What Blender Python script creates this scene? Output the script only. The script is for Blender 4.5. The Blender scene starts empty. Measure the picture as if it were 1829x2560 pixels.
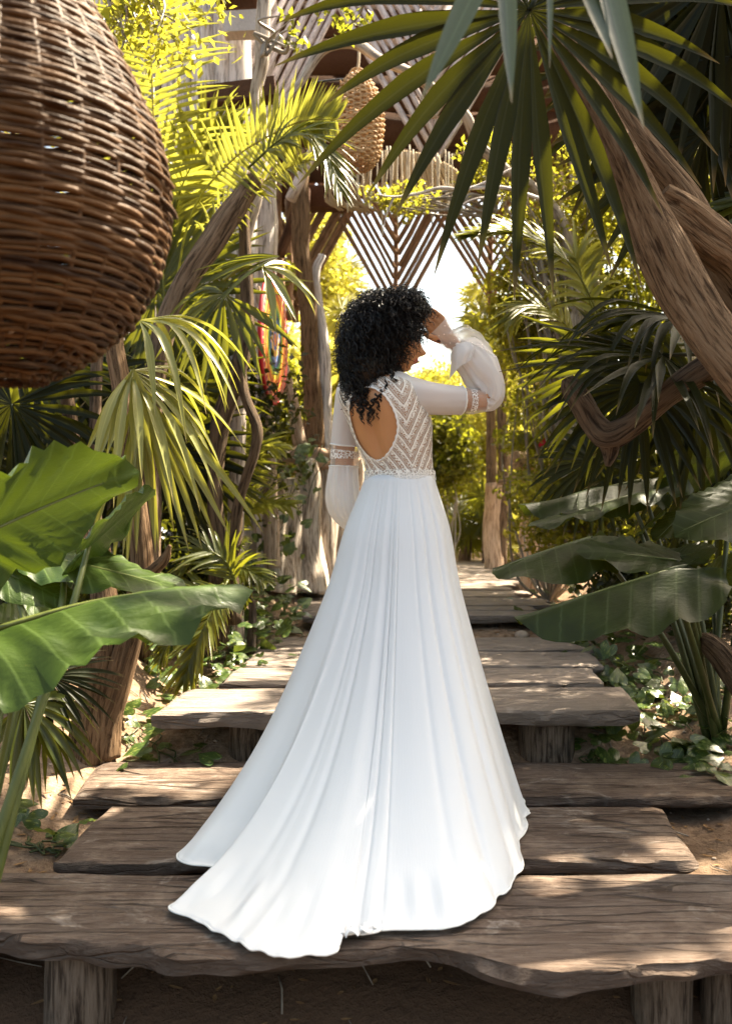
import bpy, math, random
import numpy as np
from mathutils import Vector, Matrix

random.seed(7)
RNG = np.random.default_rng(7)
SC = bpy.context.scene
COL = SC.collection

# ------------------------------------------------------------------ camera
F, CX, CY, HC = 2200.0, 914.5, 1280.0, 0.99      # focal length in photo pixels, centre, eye height
cam_d = bpy.data.cameras.new('camera')
cam = bpy.data.objects.new('camera', cam_d)
COL.objects.link(cam)
cam.location = (0, 0, HC)
cam.rotation_euler = (math.radians(90), 0, 0)
cam_d.sensor_fit = 'VERTICAL'
cam_d.sensor_height = 36.0
cam_d.lens = 36.0 * F / 2560.0
cam_d.clip_start = 0.05
cam_d.clip_end = 600
cam_d.dof.use_dof = True
cam_d.dof.focus_distance = 3.0
cam_d.dof.aperture_fstop = 3.2
SC.camera = cam

# ------------------------------------------------------------------ light
SUN_EL, SUN_AZ = 56.0, 56.0       # azimuth measured from +Y (view direction) towards +X
world = bpy.data.worlds.new('World')
SC.world = world
world.use_nodes = True
wn = world.node_tree
wn.nodes.clear()
wo = wn.nodes.new('ShaderNodeOutputWorld')
wb = wn.nodes.new('ShaderNodeBackground')
ws = wn.nodes.new('ShaderNodeTexSky')
ws.sky_type = 'NISHITA'
ws.sun_disc = False
ws.sun_elevation = math.radians(SUN_EL)
ws.sun_rotation = math.radians(SUN_AZ)
ws.air_density = 1.0
ws.dust_density = 4.0
ws.ozone_density = 0.6
wb.inputs['Strength'].default_value = 0.085
wt = wn.nodes.new('ShaderNodeMix'); wt.data_type = 'RGBA'; wt.blend_type = 'MULTIPLY'
wt.inputs[0].default_value = 1.0
wt.inputs[7].default_value = (1.08, 1.0, 0.81, 1)      # camera balanced for open shade
wn.links.new(ws.outputs[0], wt.inputs[6])
wn.links.new(wt.outputs[2], wb.inputs['Color'])
wn.links.new(wb.outputs[0], wo.inputs['Surface'])
sl = bpy.data.lights.new('sun', 'SUN')
sl.energy = 5.0
sl.angle = math.radians(0.55)
sl.color = (1.0, 0.88, 0.68)
sun = bpy.data.objects.new('sun', sl)
COL.objects.link(sun)
az, el = math.radians(SUN_AZ), math.radians(SUN_EL)
SV = Vector((math.sin(az) * math.cos(el), math.cos(az) * math.cos(el), math.sin(el)))
sun.rotation_euler = SV.to_track_quat('Z', 'Y').to_euler()
sun.location = (4, 8, 12)
SC.view_settings.view_transform = 'Standard'
SC.view_settings.look = 'None'
SC.view_settings.gamma = 1
SC.view_settings.use_curve_mapping = False
SC.view_settings.exposure = 2.75
SC.render.engine = 'CYCLES'
SC.cycles.use_denoising = True
SC.cycles.max_bounces = 8
SC.cycles.diffuse_bounces = 4
SC.cycles.transmission_bounces = 6
SC.cycles.transparent_max_bounces = 12
SC.cycles.sample_clamp_indirect = 6.0

# ------------------------------------------------------------------ helpers
def P(x, y, d):
    """world point at photo pixel (x, y), d metres in front of the camera"""
    return np.array([(x - CX) * d / F, d, HC - (y - CY) * d / F])

def nrm(v):
    v = np.asarray(v, float)
    return v / np.maximum(np.linalg.norm(v, axis=-1, keepdims=True), 1e-9)

_H = np.random.default_rng(99).random(4096) * 2 - 1
def vn(p):
    """value noise, p (...,3) -> -1..1"""
    p = np.asarray(p, float)
    i = np.floor(p).astype(np.int64)
    f = p - i
    f = f * f * (3 - 2 * f)
    def h(dx, dy, dz):
        k = ((i[..., 0] + dx) * 73856093) ^ ((i[..., 1] + dy) * 19349663) ^ ((i[..., 2] + dz) * 83492791)
        k = (k ^ (k >> 13)) * 1274126177
        return _H[(k ^ (k >> 9)) & 4095]
    r = 0
    for dx in (0, 1):
        wx = f[..., 0] if dx else 1 - f[..., 0]
        for dy in (0, 1):
            wy = f[..., 1] if dy else 1 - f[..., 1]
            for dz in (0, 1):
                wz = f[..., 2] if dz else 1 - f[..., 2]
                r = r + h(dx, dy, dz) * wx * wy * wz
    return r

def fbm(p, o=4):
    p = np.asarray(p, float)
    s, a = 0, .5
    for k in range(o):
        s = s + a * vn(p * 2 ** k + 17.3 * k)
        a *= .5
    return s

def crv(pts, n):
    """Catmull-Rom resample (each row may carry extra columns: radius etc.)"""
    p = np.asarray(pts, float)
    p = np.vstack([2 * p[0] - p[1], p, 2 * p[-1] - p[-2]])
    m = len(p) - 3
    t = np.linspace(0, m - 1e-6, n)
    i = t.astype(int)
    f = (t - i)[:, None]
    a, b, c, d = p[i], p[i + 1], p[i + 2], p[i + 3]
    return .5 * (2 * b + (c - a) * f + (2 * a - 5 * b + 4 * c - d) * f ** 2 + (3 * b - a - 3 * c + d) * f ** 3)

WL = {}
class MB:
    def __init__(s):
        s.v, s.f, s.t, s.u, s.n = [], [], [], [], 0
    def add(s, V, faces, tint=0.5, luv=None):
        V = np.asarray(V, float).reshape(-1, 3)
        n = len(V)
        s.v.append(V)
        s.t.append(np.broadcast_to(np.asarray(tint, float), (n,)).copy())
        s.u.append(np.zeros((n, 3)) if luv is None else np.asarray(luv, float).reshape(-1, 3))
        for fa in (faces if isinstance(faces, list) else [faces]):
            fa = np.asarray(fa, np.int64)
            if len(fa):
                s.f.append(fa + s.n)
        s.n += n
    def build(s, name, mat, parent=None, smooth=True, loc=None, kind=None, label=None):
        V = np.vstack(s.v)
        if loc is None:
            loc = WL[parent.name] if parent is not None else np.zeros(3)
        me = bpy.data.meshes.new(name)
        me.vertices.add(len(V))
        me.vertices.foreach_set('co', (V - loc).astype(np.float32).ravel())
        tot = np.concatenate([np.full(len(a), a.shape[1]) for a in s.f])
        lp = np.concatenate([a.ravel() for a in s.f])
        me.loops.add(len(lp))
        me.loops.foreach_set('vertex_index', lp.astype(np.int32))
        me.polygons.add(len(tot))
        st = np.concatenate([[0], np.cumsum(tot)[:-1]])
        me.polygons.foreach_set('loop_start', st.astype(np.int32))
        me.polygons.foreach_set('loop_total', tot.astype(np.int32))
        if smooth:
            me.polygons.foreach_set('use_smooth', np.ones(len(tot), bool))
        a = me.attributes.new('tint', 'FLOAT', 'POINT')
        a.data.foreach_set('value', np.concatenate(s.t).astype(np.float32))
        a = me.attributes.new('luv', 'FLOAT_VECTOR', 'POINT')
        a.data.foreach_set('vector', np.vstack(s.u).astype(np.float32).ravel())
        me.update(calc_edges=True)
        me.validate()
        me.materials.append(mat)
        o = bpy.data.objects.new(name, me)
        COL.objects.link(o)
        if parent is not None:
            o.parent = parent
        else:
            o.location = loc
        WL[o.name] = np.array(loc, float)
        if kind: o['kind'] = kind
        if label: o['label'] = label
        return o

def tag(o, label, cat, group=None):
    o['label'] = label
    o['category'] = cat
    if group: o['group'] = group
    return o

def thing(name, label, cat, loc=(0, 0, 0), group=None):
    o = bpy.data.objects.new(name, None)
    o.empty_display_size = .1
    COL.objects.link(o)
    o.location = [float(c) for c in loc]
    WL[o.name] = np.array(loc, float)
    return tag(o, label, cat, group)

def gridf(nu, nv, wrap=False):
    """quads of a nu x nv vertex grid (row-major), optionally closed in v"""
    i = np.arange(nu - 1)[:, None]
    j = np.arange(nv if wrap else nv - 1)[None, :]
    j2 = (j + 1) % nv
    a = i * nv + j; b = i * nv + j2; c = (i + 1) * nv + j2; d = (i + 1) * nv + j
    return np.stack([a, b, c, d], -1).reshape(-1, 4)

def tube(mb, path, rad, sides=6, tint=.5, rough=0., rf=3., caps=True, flat=1.0, seed=0.):
    p = np.asarray(path, float)
    n = len(p)
    rad = np.broadcast_to(np.asarray(rad, float), (n,))
    T = nrm(np.gradient(p, axis=0))
    ref = np.array([0, 0, 1.]) if abs(T[0][2]) < .9 else np.array([1., 0, 0])
    N = np.zeros((n, 3))
    N[0] = nrm(ref - T[0] * ref.dot(T[0]))
    for k in range(1, n):
        v = N[k - 1] - T[k] * N[k - 1].dot(T[k])
        N[k] = v / max(np.linalg.norm(v), 1e-9)
    B = np.cross(T, N)
    a = np.linspace(0, 2 * math.pi, sides, endpoint=False)
    L = np.concatenate([[0], np.cumsum(np.linalg.norm(np.diff(p, axis=0), axis=1))])
    R = rad[:, None] * np.ones((1, sides))
    if rough:
        q = np.stack(np.broadcast_arrays(np.cos(a)[None] * rf * .6 + seed, np.sin(a)[None] * rf * .6, L[:, None] * rf / 1.6 / max(rad.max(), .02) * .12 + seed), -1)
        q2 = q * np.array([3.2, 3.2, .9])
        R = R * (1 + rough * (vn(q) + .55 * vn(q2) - .35 * np.maximum(0, vn(q2 * 1.7 + 5)) ))
    V = p[:, None] + (N[:, None] * np.cos(a)[None, :, None] + flat * B[:, None] * np.sin(a)[None, :, None]) * R[..., None]
    luv = np.stack(np.broadcast_arrays((a / (2 * math.pi))[None], L[:, None], rad[:, None]), -1)
    fs = [gridf(n, sides, True)]
    V = V.reshape(-1, 3); luv = luv.reshape(-1, 3)
    if caps:
        k = len(V)
        V = np.vstack([V, p[0], p[-1]])
        luv = np.vstack([luv, [0, 0, 0], [0, L[-1], 0]])
        i = np.arange(sides); j = (i + 1) % sides
        fs.append(np.stack([j, i, np.full(sides, k)], -1))
        b = (n - 1) * sides
        fs.append(np.stack([b + i, b + j, np.full(sides, k + 1)], -1))
    mb.add(V, fs, tint, luv)

def trunk(mb, pts, n=40, sides=16, rough=.22, rf=3., tint=.5, seed=0.):
    """pts rows: x, y, z, radius"""
    c = crv(pts, n)
    w = np.stack([fbm(c[:, :3] * 2.3 + 9 + seed, 2), fbm(c[:, :3] * 2.3 + 40 + seed, 2), fbm(c[:, :3] * 2.3 + 70 + seed, 2) * .3], -1)
    tube(mb, c[:, :3] + w * c[:, 3:4] * .5, np.maximum(c[:, 3], .001), sides, tint, rough, rf, seed=seed)

def px(pts, wide=None):
    """rows (x, y, d, width_px) -> rows (X, Y, Z, radius)"""
    return [list(P(a, b, d)) + [w * d / F / 2] for a, b, d, w in pts]

def blades(mb, base, D, N, L, w, wprof, droop=.5, tb=0., fold=.25, tint=.5, twist=0.):
    """batch of strap leaves; base,D,N (n,3); L,w (n,); wprof (m,) relative widths"""
    base = np.asarray(base, float).reshape(-1, 3)
    n = len(base)
    D = nrm(np.broadcast_to(D, (n, 3))); N = np.broadcast_to(N, (n, 3))
    L = np.broadcast_to(np.asarray(L, float), (n,)); w = np.broadcast_to(np.asarray(w, float), (n,))
    droop = np.broadcast_to(np.asarray(droop, float), (n,)); tb = np.broadcast_to(np.asarray(tb, float), (n,))
    tint = np.broadcast_to(np.asarray(tint, float), (n,))
    S = nrm(np.cross(D, N)); N = nrm(np.cross(S, D))
    m = len(wprof)
    t = np.linspace(0, 1, m)
    g = droop[:, None] * np.clip((t[None] - tb[:, None]) / np.maximum(1 - tb[:, None], .05), 0, 1)
    d = D[:, None] + g[..., None] * np.array([0, 0, -1.])
    d = nrm(d)
    step = (L / (m - 1))[:, None, None]
    pos = base[:, None] + np.concatenate([np.zeros((n, 1, 3)), np.cumsum((d[:, :-1] + d[:, 1:]) * .5 * step, axis=1)], 1)
    Sd = np.broadcast_to(S[:, None], d.shape)
    Nn = nrm(np.cross(Sd, d))
    if twist:
        tw = (twist * RNG.standard_normal(n))[:, None, None] * t[None, :, None]
        Sd, Nn = Sd * np.cos(tw) + Nn * np.sin(tw), Nn * np.cos(tw) - Sd * np.sin(tw)
    hw = (w[:, None] * np.asarray(wprof)[None] * .5)[..., None]
    V = np.stack([pos - Sd * hw, pos - Nn * hw * 2 * fold, pos + Sd * hw], 2)      # n,m,3,3
    f = gridf(m, 3)
    fa = (f[None] + (np.arange(n) * m * 3)[:, None, None]).reshape(-1, 4)
    luv = np.stack(np.broadcast_arrays(np.array([-1., 0, 1])[None, None], t[None, :, None], tint[:, None, None]), -1)
    mb.add(V.reshape(-1, 3), fa, np.repeat(tint, m * 3), luv.reshape(-1, 3))

LEAFP = np.array([.35, .9, 1, .85, .5, .03])
def leaflets_profile(m=7):
    t = np.linspace(0, 1, m)
    return np.clip(np.minimum(1, t * 5 + .35) * (1 - t ** 2.2), .02, 1)

def frond(mb, pts, up=(0, 0, 1), nl=34, Lm=.4, w=.022, phi=55, lift=.15, droop=.5, tint=.5, r=.008, start=.12, seg=7, jit=.12, dt=.1, phid=28):
    """feather palm frond along a rachis"""
    c = crv(pts, 26)[:, :3]
    tube(mb, c, np.linspace(r, r * .25, len(c)), 5, .95)
    t = np.linspace(start, .99, nl)
    q = t * (len(c) - 1)
    i = np.minimum(q.astype(int), len(c) - 2)
    b = c[i] + (c[i + 1] - c[i]) * (q - i)[:, None]
    T = nrm(c[i + 1] - c[i])
    up = nrm(np.asarray(up, float))
    S = nrm(np.cross(T, up)); N = nrm(np.cross(S, T))
    ph = np.radians(phi - phid * t)
    prof = np.clip(np.sin(math.pi * (.18 + .74 * t)) ** .7, .1, 1)
    for sg in (-1, 1):
        k = RNG.standard_normal((nl, 3)) * jit
        D = T * np.cos(ph)[:, None] + sg * S * np.sin(ph)[:, None] + N * lift + k
        blades(mb, b, D, N + k * .5, Lm * prof * (1 + .12 * RNG.standard_normal(nl)), w, leaflets_profile(seg), droop * (1 + .4 * RNG.standard_normal(nl)), 0, .22,
               np.clip(tint + dt * RNG.standard_normal(nl), 0, 1), .25)

def fan(mb, hub, D, N, R, nseg=34, spread=150, droop=.35, tb=.45, tint=.5, split=.45, ww=1.0, jit=.04, dt=.07, cup=.25, m=10, tipbreak=0.):
    """fan palm blade: pleated segments radiating round the hub"""
    hub = np.asarray(hub, float)
    D = nrm(np.asarray(D, float)); N = nrm(np.asarray(N, float))
    S = nrm(np.cross(D, N)); N = nrm(np.cross(S, D))
    a = np.radians(np.linspace(-spread, spread, nseg)) + RNG.standard_normal(nseg) * .015
    da = math.radians(2 * spread / (nseg - 1))
    L = R * (.70 + .30 * np.cos(a / 2.2)) * (1 + .07 * RNG.standard_normal(nseg))
    dr = D * np.cos(a)[:, None] + S * np.sin(a)[:, None] - N * cup * (.3 + .7 * np.abs(np.sin(a)))[:, None] + RNG.standard_normal((nseg, 3)) * jit
    t = np.linspace(0, 1, m)
    wf = np.where(t < split, t / split, np.clip((1 - t) / (1 - split), 0, 1) ** .8)
    w = 2 * split * R * math.tan(da / 2) * 1.12 * ww
    dp = droop * (1 + .35 * RNG.standard_normal(nseg))
    if tipbreak:
        dp = dp + tipbreak * (RNG.random(nseg) < .45)
    blades(mb, np.repeat(hub[None], nseg, 0), dr, N, L, np.full(nseg, w), np.maximum(wf, .02), dp, tb, .32, np.clip(tint + dt * RNG.standard_normal(nseg), 0, 1), .12)

def petiole(mb, a, b, sag=.06, r=.009, tint=.95):
    a, b = np.asarray(a, float), np.asarray(b, float)
    m = (a + b) / 2 + np.array([0, 0, sag])
    tube(mb, crv([a, m, b], 12), np.linspace(r * 1.3, r * .8, 12), 6, tint)

def leafcloud(mb, C, size, up=.3, tint=.5, dt=.2, asp=.5, sun=None):
    """many small folded leaves centred on C (n,3)"""
    C = np.asarray(C, float).reshape(-1, 3)
    n = len(C)
    if not n: return
    s = size * (.65 + .7 * RNG.random(n))
    D = nrm(RNG.standard_normal((n, 3)) + np.array([0, 0, -.25]))
    N = nrm(RNG.standard_normal((n, 3)) + np.array([0, -.15, up * 3]))
    S = nrm(np.cross(D, N)); N = nrm(np.cross(S, D))
    s1 = s[:, None]
    V = np.stack([C - D * s1 * .5, C - S * s1 * asp * .5 - D * s1 * .02, C + N * s1 * -.09, C + S * s1 * asp * .5 - D * s1 * .02, C + D * s1 * .5 - N * s1 * .12], 1)
    f = np.array([[0, 2, 1], [0, 3, 2], [1, 2, 4], [2, 3, 4]])
    fa = (f[None] + (np.arange(n) * 5)[:, None, None]).reshape(-1, 3)
    t = np.clip(tint + dt * RNG.standard_normal(n), 0, 1)
    luv = np.stack(np.broadcast_arrays(np.array([0, -1, 0, 1, 0.])[None], np.array([0, .5, .5, .5, 1.])[None], t[:, None]), -1)
    mb.add(V.reshape(-1, 3), fa, np.repeat(t, 5), luv.reshape(-1, 3))
# ------------------------------------------------------------------ materials
class NT:
    def __init__(s, name):
        s.m = bpy.data.materials.new(name)
        s.m.use_nodes = True
        s.t = s.m.node_tree
        s.t.nodes.clear()
        s.out = s.t.nodes.new('ShaderNodeOutputMaterial')
    def n(s, typ, **kw):
        nd = s.t.nodes.new('ShaderNode' + typ)
        ins = kw.pop('ins', {})
        for k, v in kw.items():
            setattr(nd, k, v)
        for k, v in ins.items():
            s.set(nd.inputs[k], v)
        return nd
    def set(s, inp, v):
        if hasattr(v, 'is_output'):
            s.t.links.new(v, inp)
        elif isinstance(v, (tuple, list)) and len(v) == 3 and inp.type == 'RGBA':
            inp.default_value = (*v, 1)
        else:
            inp.default_value = v
    def tc(s): return s.n('TexCoord').outputs['Object']
    def geo(s): return s.n('NewGeometry').outputs['Position']
    def attr(s, name, o='Fac'): return s.n('Attribute', attribute_name=name).outputs[o]
    def mapv(s, v, sc=(1, 1, 1), loc=(0, 0, 0), rot=(0, 0, 0)):
        return s.n('Mapping', ins={'Vector': v, 'Scale': sc, 'Location': loc, 'Rotation': rot}).outputs[0]
    def noise(s, v, scale, det=4, rough=.55, dist=0.):
        return s.n('TexNoise', ins={'Vector': v, 'Scale': scale, 'Detail': det, 'Roughness': rough, 'Distortion': dist}).outputs[0]
    def vor(s, v, scale, feat='F1', out='Distance'):
        return s.n('TexVoronoi', feature=feat, ins={'Vector': v, 'Scale': scale}).outputs[out]
    def ramp(s, fac, stops):
        nd = s.n('ValToRGB', ins={'Fac': fac})
        e = nd.color_ramp.elements
        while len(e) < len(stops): e.new(.5)
        for k, (p, c) in enumerate(stops):
            e[k].position = p
            e[k].color = (*c, 1) if isinstance(c, (tuple, list)) else (c, c, c, 1)
        return nd.outputs[0]
    def mix(s, fac, a, b, blend='MIX'):
        nd = s.n('Mix', data_type='RGBA', blend_type=blend)
        s.set(nd.inputs[0], fac); s.set(nd.inputs[6], a); s.set(nd.inputs[7], b)
        return nd.outputs[2]
    def math(s, op, a, b=0., c=0.):
        nd = s.n('Math', operation=op)
        s.set(nd.inputs[0], a); s.set(nd.inputs[1], b); s.set(nd.inputs[2], c)
        return nd.outputs[0]
    def sep(s, v):
        return s.n('SeparateXYZ', ins={0: v}).outputs
    def comb(s, x, y, z=0.):
        return s.n('CombineXYZ', ins={0: x, 1: y, 2: z}).outputs[0]
    def bump(s, h, dist, st=1.):
        return s.n('Bump', ins={'Height': h, 'Distance': dist, 'Strength': st}).outputs[0]
    def pbr(s, col, rough=.6, spec=.5, normal=None, **kw):
        nd = s.n('BsdfPrincipled', ins={'Base Color': col, 'Roughness': rough, 'Specular IOR Level': spec})
        if normal is not None: s.set(nd.inputs['Normal'], normal)
        for k, v in kw.items(): s.set(nd.inputs[k.replace('_', ' ')], v)
        return nd.outputs[0]
    def fin(s, sh):
        s.t.links.new(sh, s.out.inputs['Surface'])
        return s.m

def leaf_mat(name, dark, light, trans, tf=.45, rough=.38, spec=.5, vein=0., stripe=0.):
    m = NT(name)
    t = m.attr('tint')
    g = m.geo()
    n1 = m.noise(g, 9., 3)
    c = m.mix(t, dark, light)
    c = m.mix(m.math('MULTIPLY', n1, .5), c, light)
    tr = m.mix(m.math('MULTIPLY', n1, .6), trans, tuple(x * .55 for x in trans))
    u = m.sep(m.attr('luv', 'Vector'))
    if vein:
        mid = m.math('SUBTRACT', 1., m.math('SMOOTH_MIN', m.math('MULTIPLY', m.math('ABSOLUTE', u[0]), 6.), 1., .1))
        c = m.mix(m.math('MULTIPLY', mid, vein), c, tuple(min(1, x * 2.2 + .03) for x in light))
    if stripe:
        ln = m.noise(m.mapv(m.attr('luv', 'Vector'), (7, .4, 3)), 2.2, 3)
        c = m.mix(m.math('MULTIPLY', m.ramp(ln, [(.35, 0.), (.7, 1.)]), stripe), c, tuple(min(1, x * 1.6) for x in light))
        # dry, straw-coloured tips
        tip = m.ramp(u[1], [(.86, 0.), (1., 1.)])
        c = m.mix(m.math('MULTIPLY', tip, .7), c, (.30, .20, .08))
    nb = m.bump(m.noise(g, 60., 2), .002, .4)
    a = m.pbr(c, rough, spec, nb)
    b = m.n('BsdfTranslucent', ins={'Color': tr}).outputs[0]
    x = m.n('MixShader', ins={0: tf, 1: a, 2: b}).outputs[0]
    return m.fin(x)

M = {}
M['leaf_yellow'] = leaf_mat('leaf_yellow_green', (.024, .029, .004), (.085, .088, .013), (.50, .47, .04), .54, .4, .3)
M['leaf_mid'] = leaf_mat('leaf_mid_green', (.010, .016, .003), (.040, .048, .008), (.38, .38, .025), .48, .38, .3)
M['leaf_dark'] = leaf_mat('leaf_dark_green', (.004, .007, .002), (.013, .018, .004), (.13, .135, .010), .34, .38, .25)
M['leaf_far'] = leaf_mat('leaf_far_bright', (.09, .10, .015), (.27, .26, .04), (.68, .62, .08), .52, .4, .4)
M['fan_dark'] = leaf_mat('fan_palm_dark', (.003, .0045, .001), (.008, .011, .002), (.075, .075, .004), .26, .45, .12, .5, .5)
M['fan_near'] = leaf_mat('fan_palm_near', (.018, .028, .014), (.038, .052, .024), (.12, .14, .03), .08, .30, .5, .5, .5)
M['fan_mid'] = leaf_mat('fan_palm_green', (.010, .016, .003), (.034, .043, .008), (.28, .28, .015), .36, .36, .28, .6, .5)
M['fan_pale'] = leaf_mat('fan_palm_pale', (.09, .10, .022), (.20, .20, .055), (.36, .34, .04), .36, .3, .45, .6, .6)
M['feather'] = leaf_mat('feather_palm', (.05, .057, .006), (.14, .145, .022), (.42, .41, .05), .52, .35, .35, .5, .3)
M['feather_mid'] = leaf_mat('feather_palm_mid', (.022, .032, .006), (.07, .08, .014), (.34, .34, .02), .45, .35, .4, .5, .3)

def ear_mat(name, dark, light, trans, tf=.25, rough=.30):
    m = NT(name)
    L = m.attr('luv', 'Vector')
    u = m.sep(L)
    ay = m.math('ABSOLUTE', u[1])
    k = m.math('SUBTRACT', u[0], m.math('MULTIPLY', ay, .75))
    fr = m.math('ABSOLUTE', m.math('SUBTRACT', m.math('FRACT', m.math('MULTIPLY', k, 6.5)), .5))   # 0 = vein line
    vein = m.ramp(fr, [(0., 1.), (.03, .7), (.07, 0.)])
    vein_margin = m.ramp(fr, [(0., 1.), (.22, 0.)])  # paler band of leaf colour along each vein
    mid = m.ramp(ay, [(0., 1.), (.022, 0.)])
    n1 = m.noise(L, 5., 4)
    c = m.mix(m.ramp(n1, [(.3, 0.), (.75, 1.)]), dark, light)
    c = m.mix(m.math('MULTIPLY', vein_margin, .35), c, light)
    vc = tuple(min(1, x * 1.7 + .02) for x in light)
    c = m.mix(m.math('MULTIPLY', m.math('MAXIMUM', vein, mid), .45), c, vc)
    sp = m.ramp(m.vor(L, 30.), [(.02, 1.), (.06, 0.)])
    c = m.mix(m.math('MULTIPLY', sp, m.ramp(m.noise(L, 3.), [(.5, 0.), (.65, .8)])), c, (.16, .11, .03))
    fine = m.noise(m.mapv(L, (3, 12, 1)), 8., 2)
    h = m.math('ADD', m.math('MULTIPLY', vein, -.06), m.math('ADD', m.math('MULTIPLY', fine, .25), m.math('MULTIPLY', n1, .4)))
    a = m.pbr(c, m.math('ADD', rough, m.math('MULTIPLY', n1, .15)), .2, m.bump(h, .006, .8))
    b = m.n('BsdfTranslucent', ins={'Color': m.mix(m.math('MULTIPLY', n1, .7), trans, tuple(x * .4 for x in trans))}).outputs[0]
    return m.fin(m.n('MixShader', ins={0: tf, 1: a, 2: b}).outputs[0])
M['ear'] = ear_mat('elephant_ear_leaf', (.010, .024, .004), (.042, .070, .011), (.13, .18, .012), .22)
M['ear_dark'] = ear_mat('elephant_ear_leaf_dark', (.006, .013, .002), (.026, .040, .007), (.14, .17, .010), .24, .36)

def stem_mat(name, a, b):
    m = NT(name)
    n1 = m.noise(m.mapv(m.geo(), (1, 1, .3)), 40., 3)
    return m.fin(m.pbr(m.mix(n1, a, b), .45, .4, m.bump(n1, .003, .5), Subsurface_Weight=.0))
M['stem'] = stem_mat('green_stem', (.035, .05, .010), (.11, .125, .025))
M['stem_dark'] = stem_mat('dark_green_stem', (.016, .025, .006), (.055, .065, .015))
M['twig'] = stem_mat('grey_twig', (.10, .08, .06), (.30, .26, .21))

def bark_mat(name, a, b, c, sc=1., bump=.02, moss=0.):
    m = NT(name)
    L = m.attr('luv', 'Vector')
    g = m.geo()
    lu = m.sep(L)
    an = m.math('MULTIPLY', lu[0], 6.2832)
    rr = m.math('MULTIPLY', m.math('ADD', lu[2], .004), 26. * sc)
    v = m.comb(m.math('MULTIPLY', m.math('COSINE', an), rr), m.math('MULTIPLY', m.math('SINE', an), rr), m.math('MULTIPLY', lu[1], 2.4 * sc))
    rnd = m.n('ObjectInfo').outputs['Random']
    v = m.n('VectorMath', operation='ADD', ins={0: v, 1: m.comb(m.math('MULTIPLY', rnd, 19.), 0., m.math('MULTIPLY', rnd, 7.))}).outputs[0]
    st = m.noise(v, 2.4, 7, .66, .5)
    bl = m.noise(g, 3.4 * sc, 4)
    fine = m.noise(m.mapv(v, (4., 4., 2.5)), 2., 4)
    cr = m.ramp(st, [(.36, 0.), (.50, 1.)])
    col = m.mix(m.ramp(bl, [(.3, 0.), (.7, 1.)]), a, b)
    col = m.mix(m.ramp(m.math('ADD', st, m.math('MULTIPLY', fine, .25)), [(.5, 0.), (.85, 1.)]), col, c)
    col = m.mix(m.math('MULTIPLY', m.math('SUBTRACT', 1., cr), .75), col, tuple(x * .22 for x in a))
    if moss:
        col = m.mix(m.math('MULTIPLY', m.ramp(m.noise(g, 7., 5), [(.52, 0.), (.62, 1.)]), moss), col, (.035, .03, .025))
    h = m.math('ADD', st, m.math('MULTIPLY', fine, .25))
    return m.fin(m.pbr(col, .85, .12, m.bump(h, bump, .9)))
M['bark'] = bark_mat('brown_bark', (.065, .042, .026), (.13, .086, .054), (.24, .165, .11))
M['bark_dark'] = bark_mat('dark_bark', (.045, .029, .018), (.085, .056, .035), (.16, .11, .07))
M['bark_warm'] = bark_mat('warm_smooth_trunk', (.085, .046, .022), (.15, .088, .045), (.26, .17, .10), 1.3, .022, 0.)
M['log'] = bark_mat('weathered_log', (.045, .031, .022), (.095, .069, .050), (.19, .15, .115), 1.2, .012, .5)
M['pale_wood'] = bark_mat('pale_weathered_wood', (.40, .35, .32), (.56, .50, .47), (.70, .65, .62), .8, .008)
M['driftwood'] = bark_mat('driftwood', (.22, .17, .13), (.36, .30, .25), (.52, .46, .40), 1., .012)
M['orange_wood'] = bark_mat('stripped_orange_wood', (.38, .24, .15), (.55, .38, .26), (.70, .55, .42), .9, .03)
M['stump_pale'] = bark_mat('pale_split_stump', (.38, .27, .19), (.60, .48, .38), (.80, .72, .62), .8, .03)
M['brown_wood'] = bark_mat('dark_brown_timber', (.045, .018, .010), (.08, .036, .02), (.13, .07, .04), .7, .006)
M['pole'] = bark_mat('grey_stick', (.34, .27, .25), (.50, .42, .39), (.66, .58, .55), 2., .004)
M['pole_brown'] = bark_mat('brown_stick', (.15, .085, .05), (.25, .15, .09), (.34, .22, .14), 2., .004)

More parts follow.
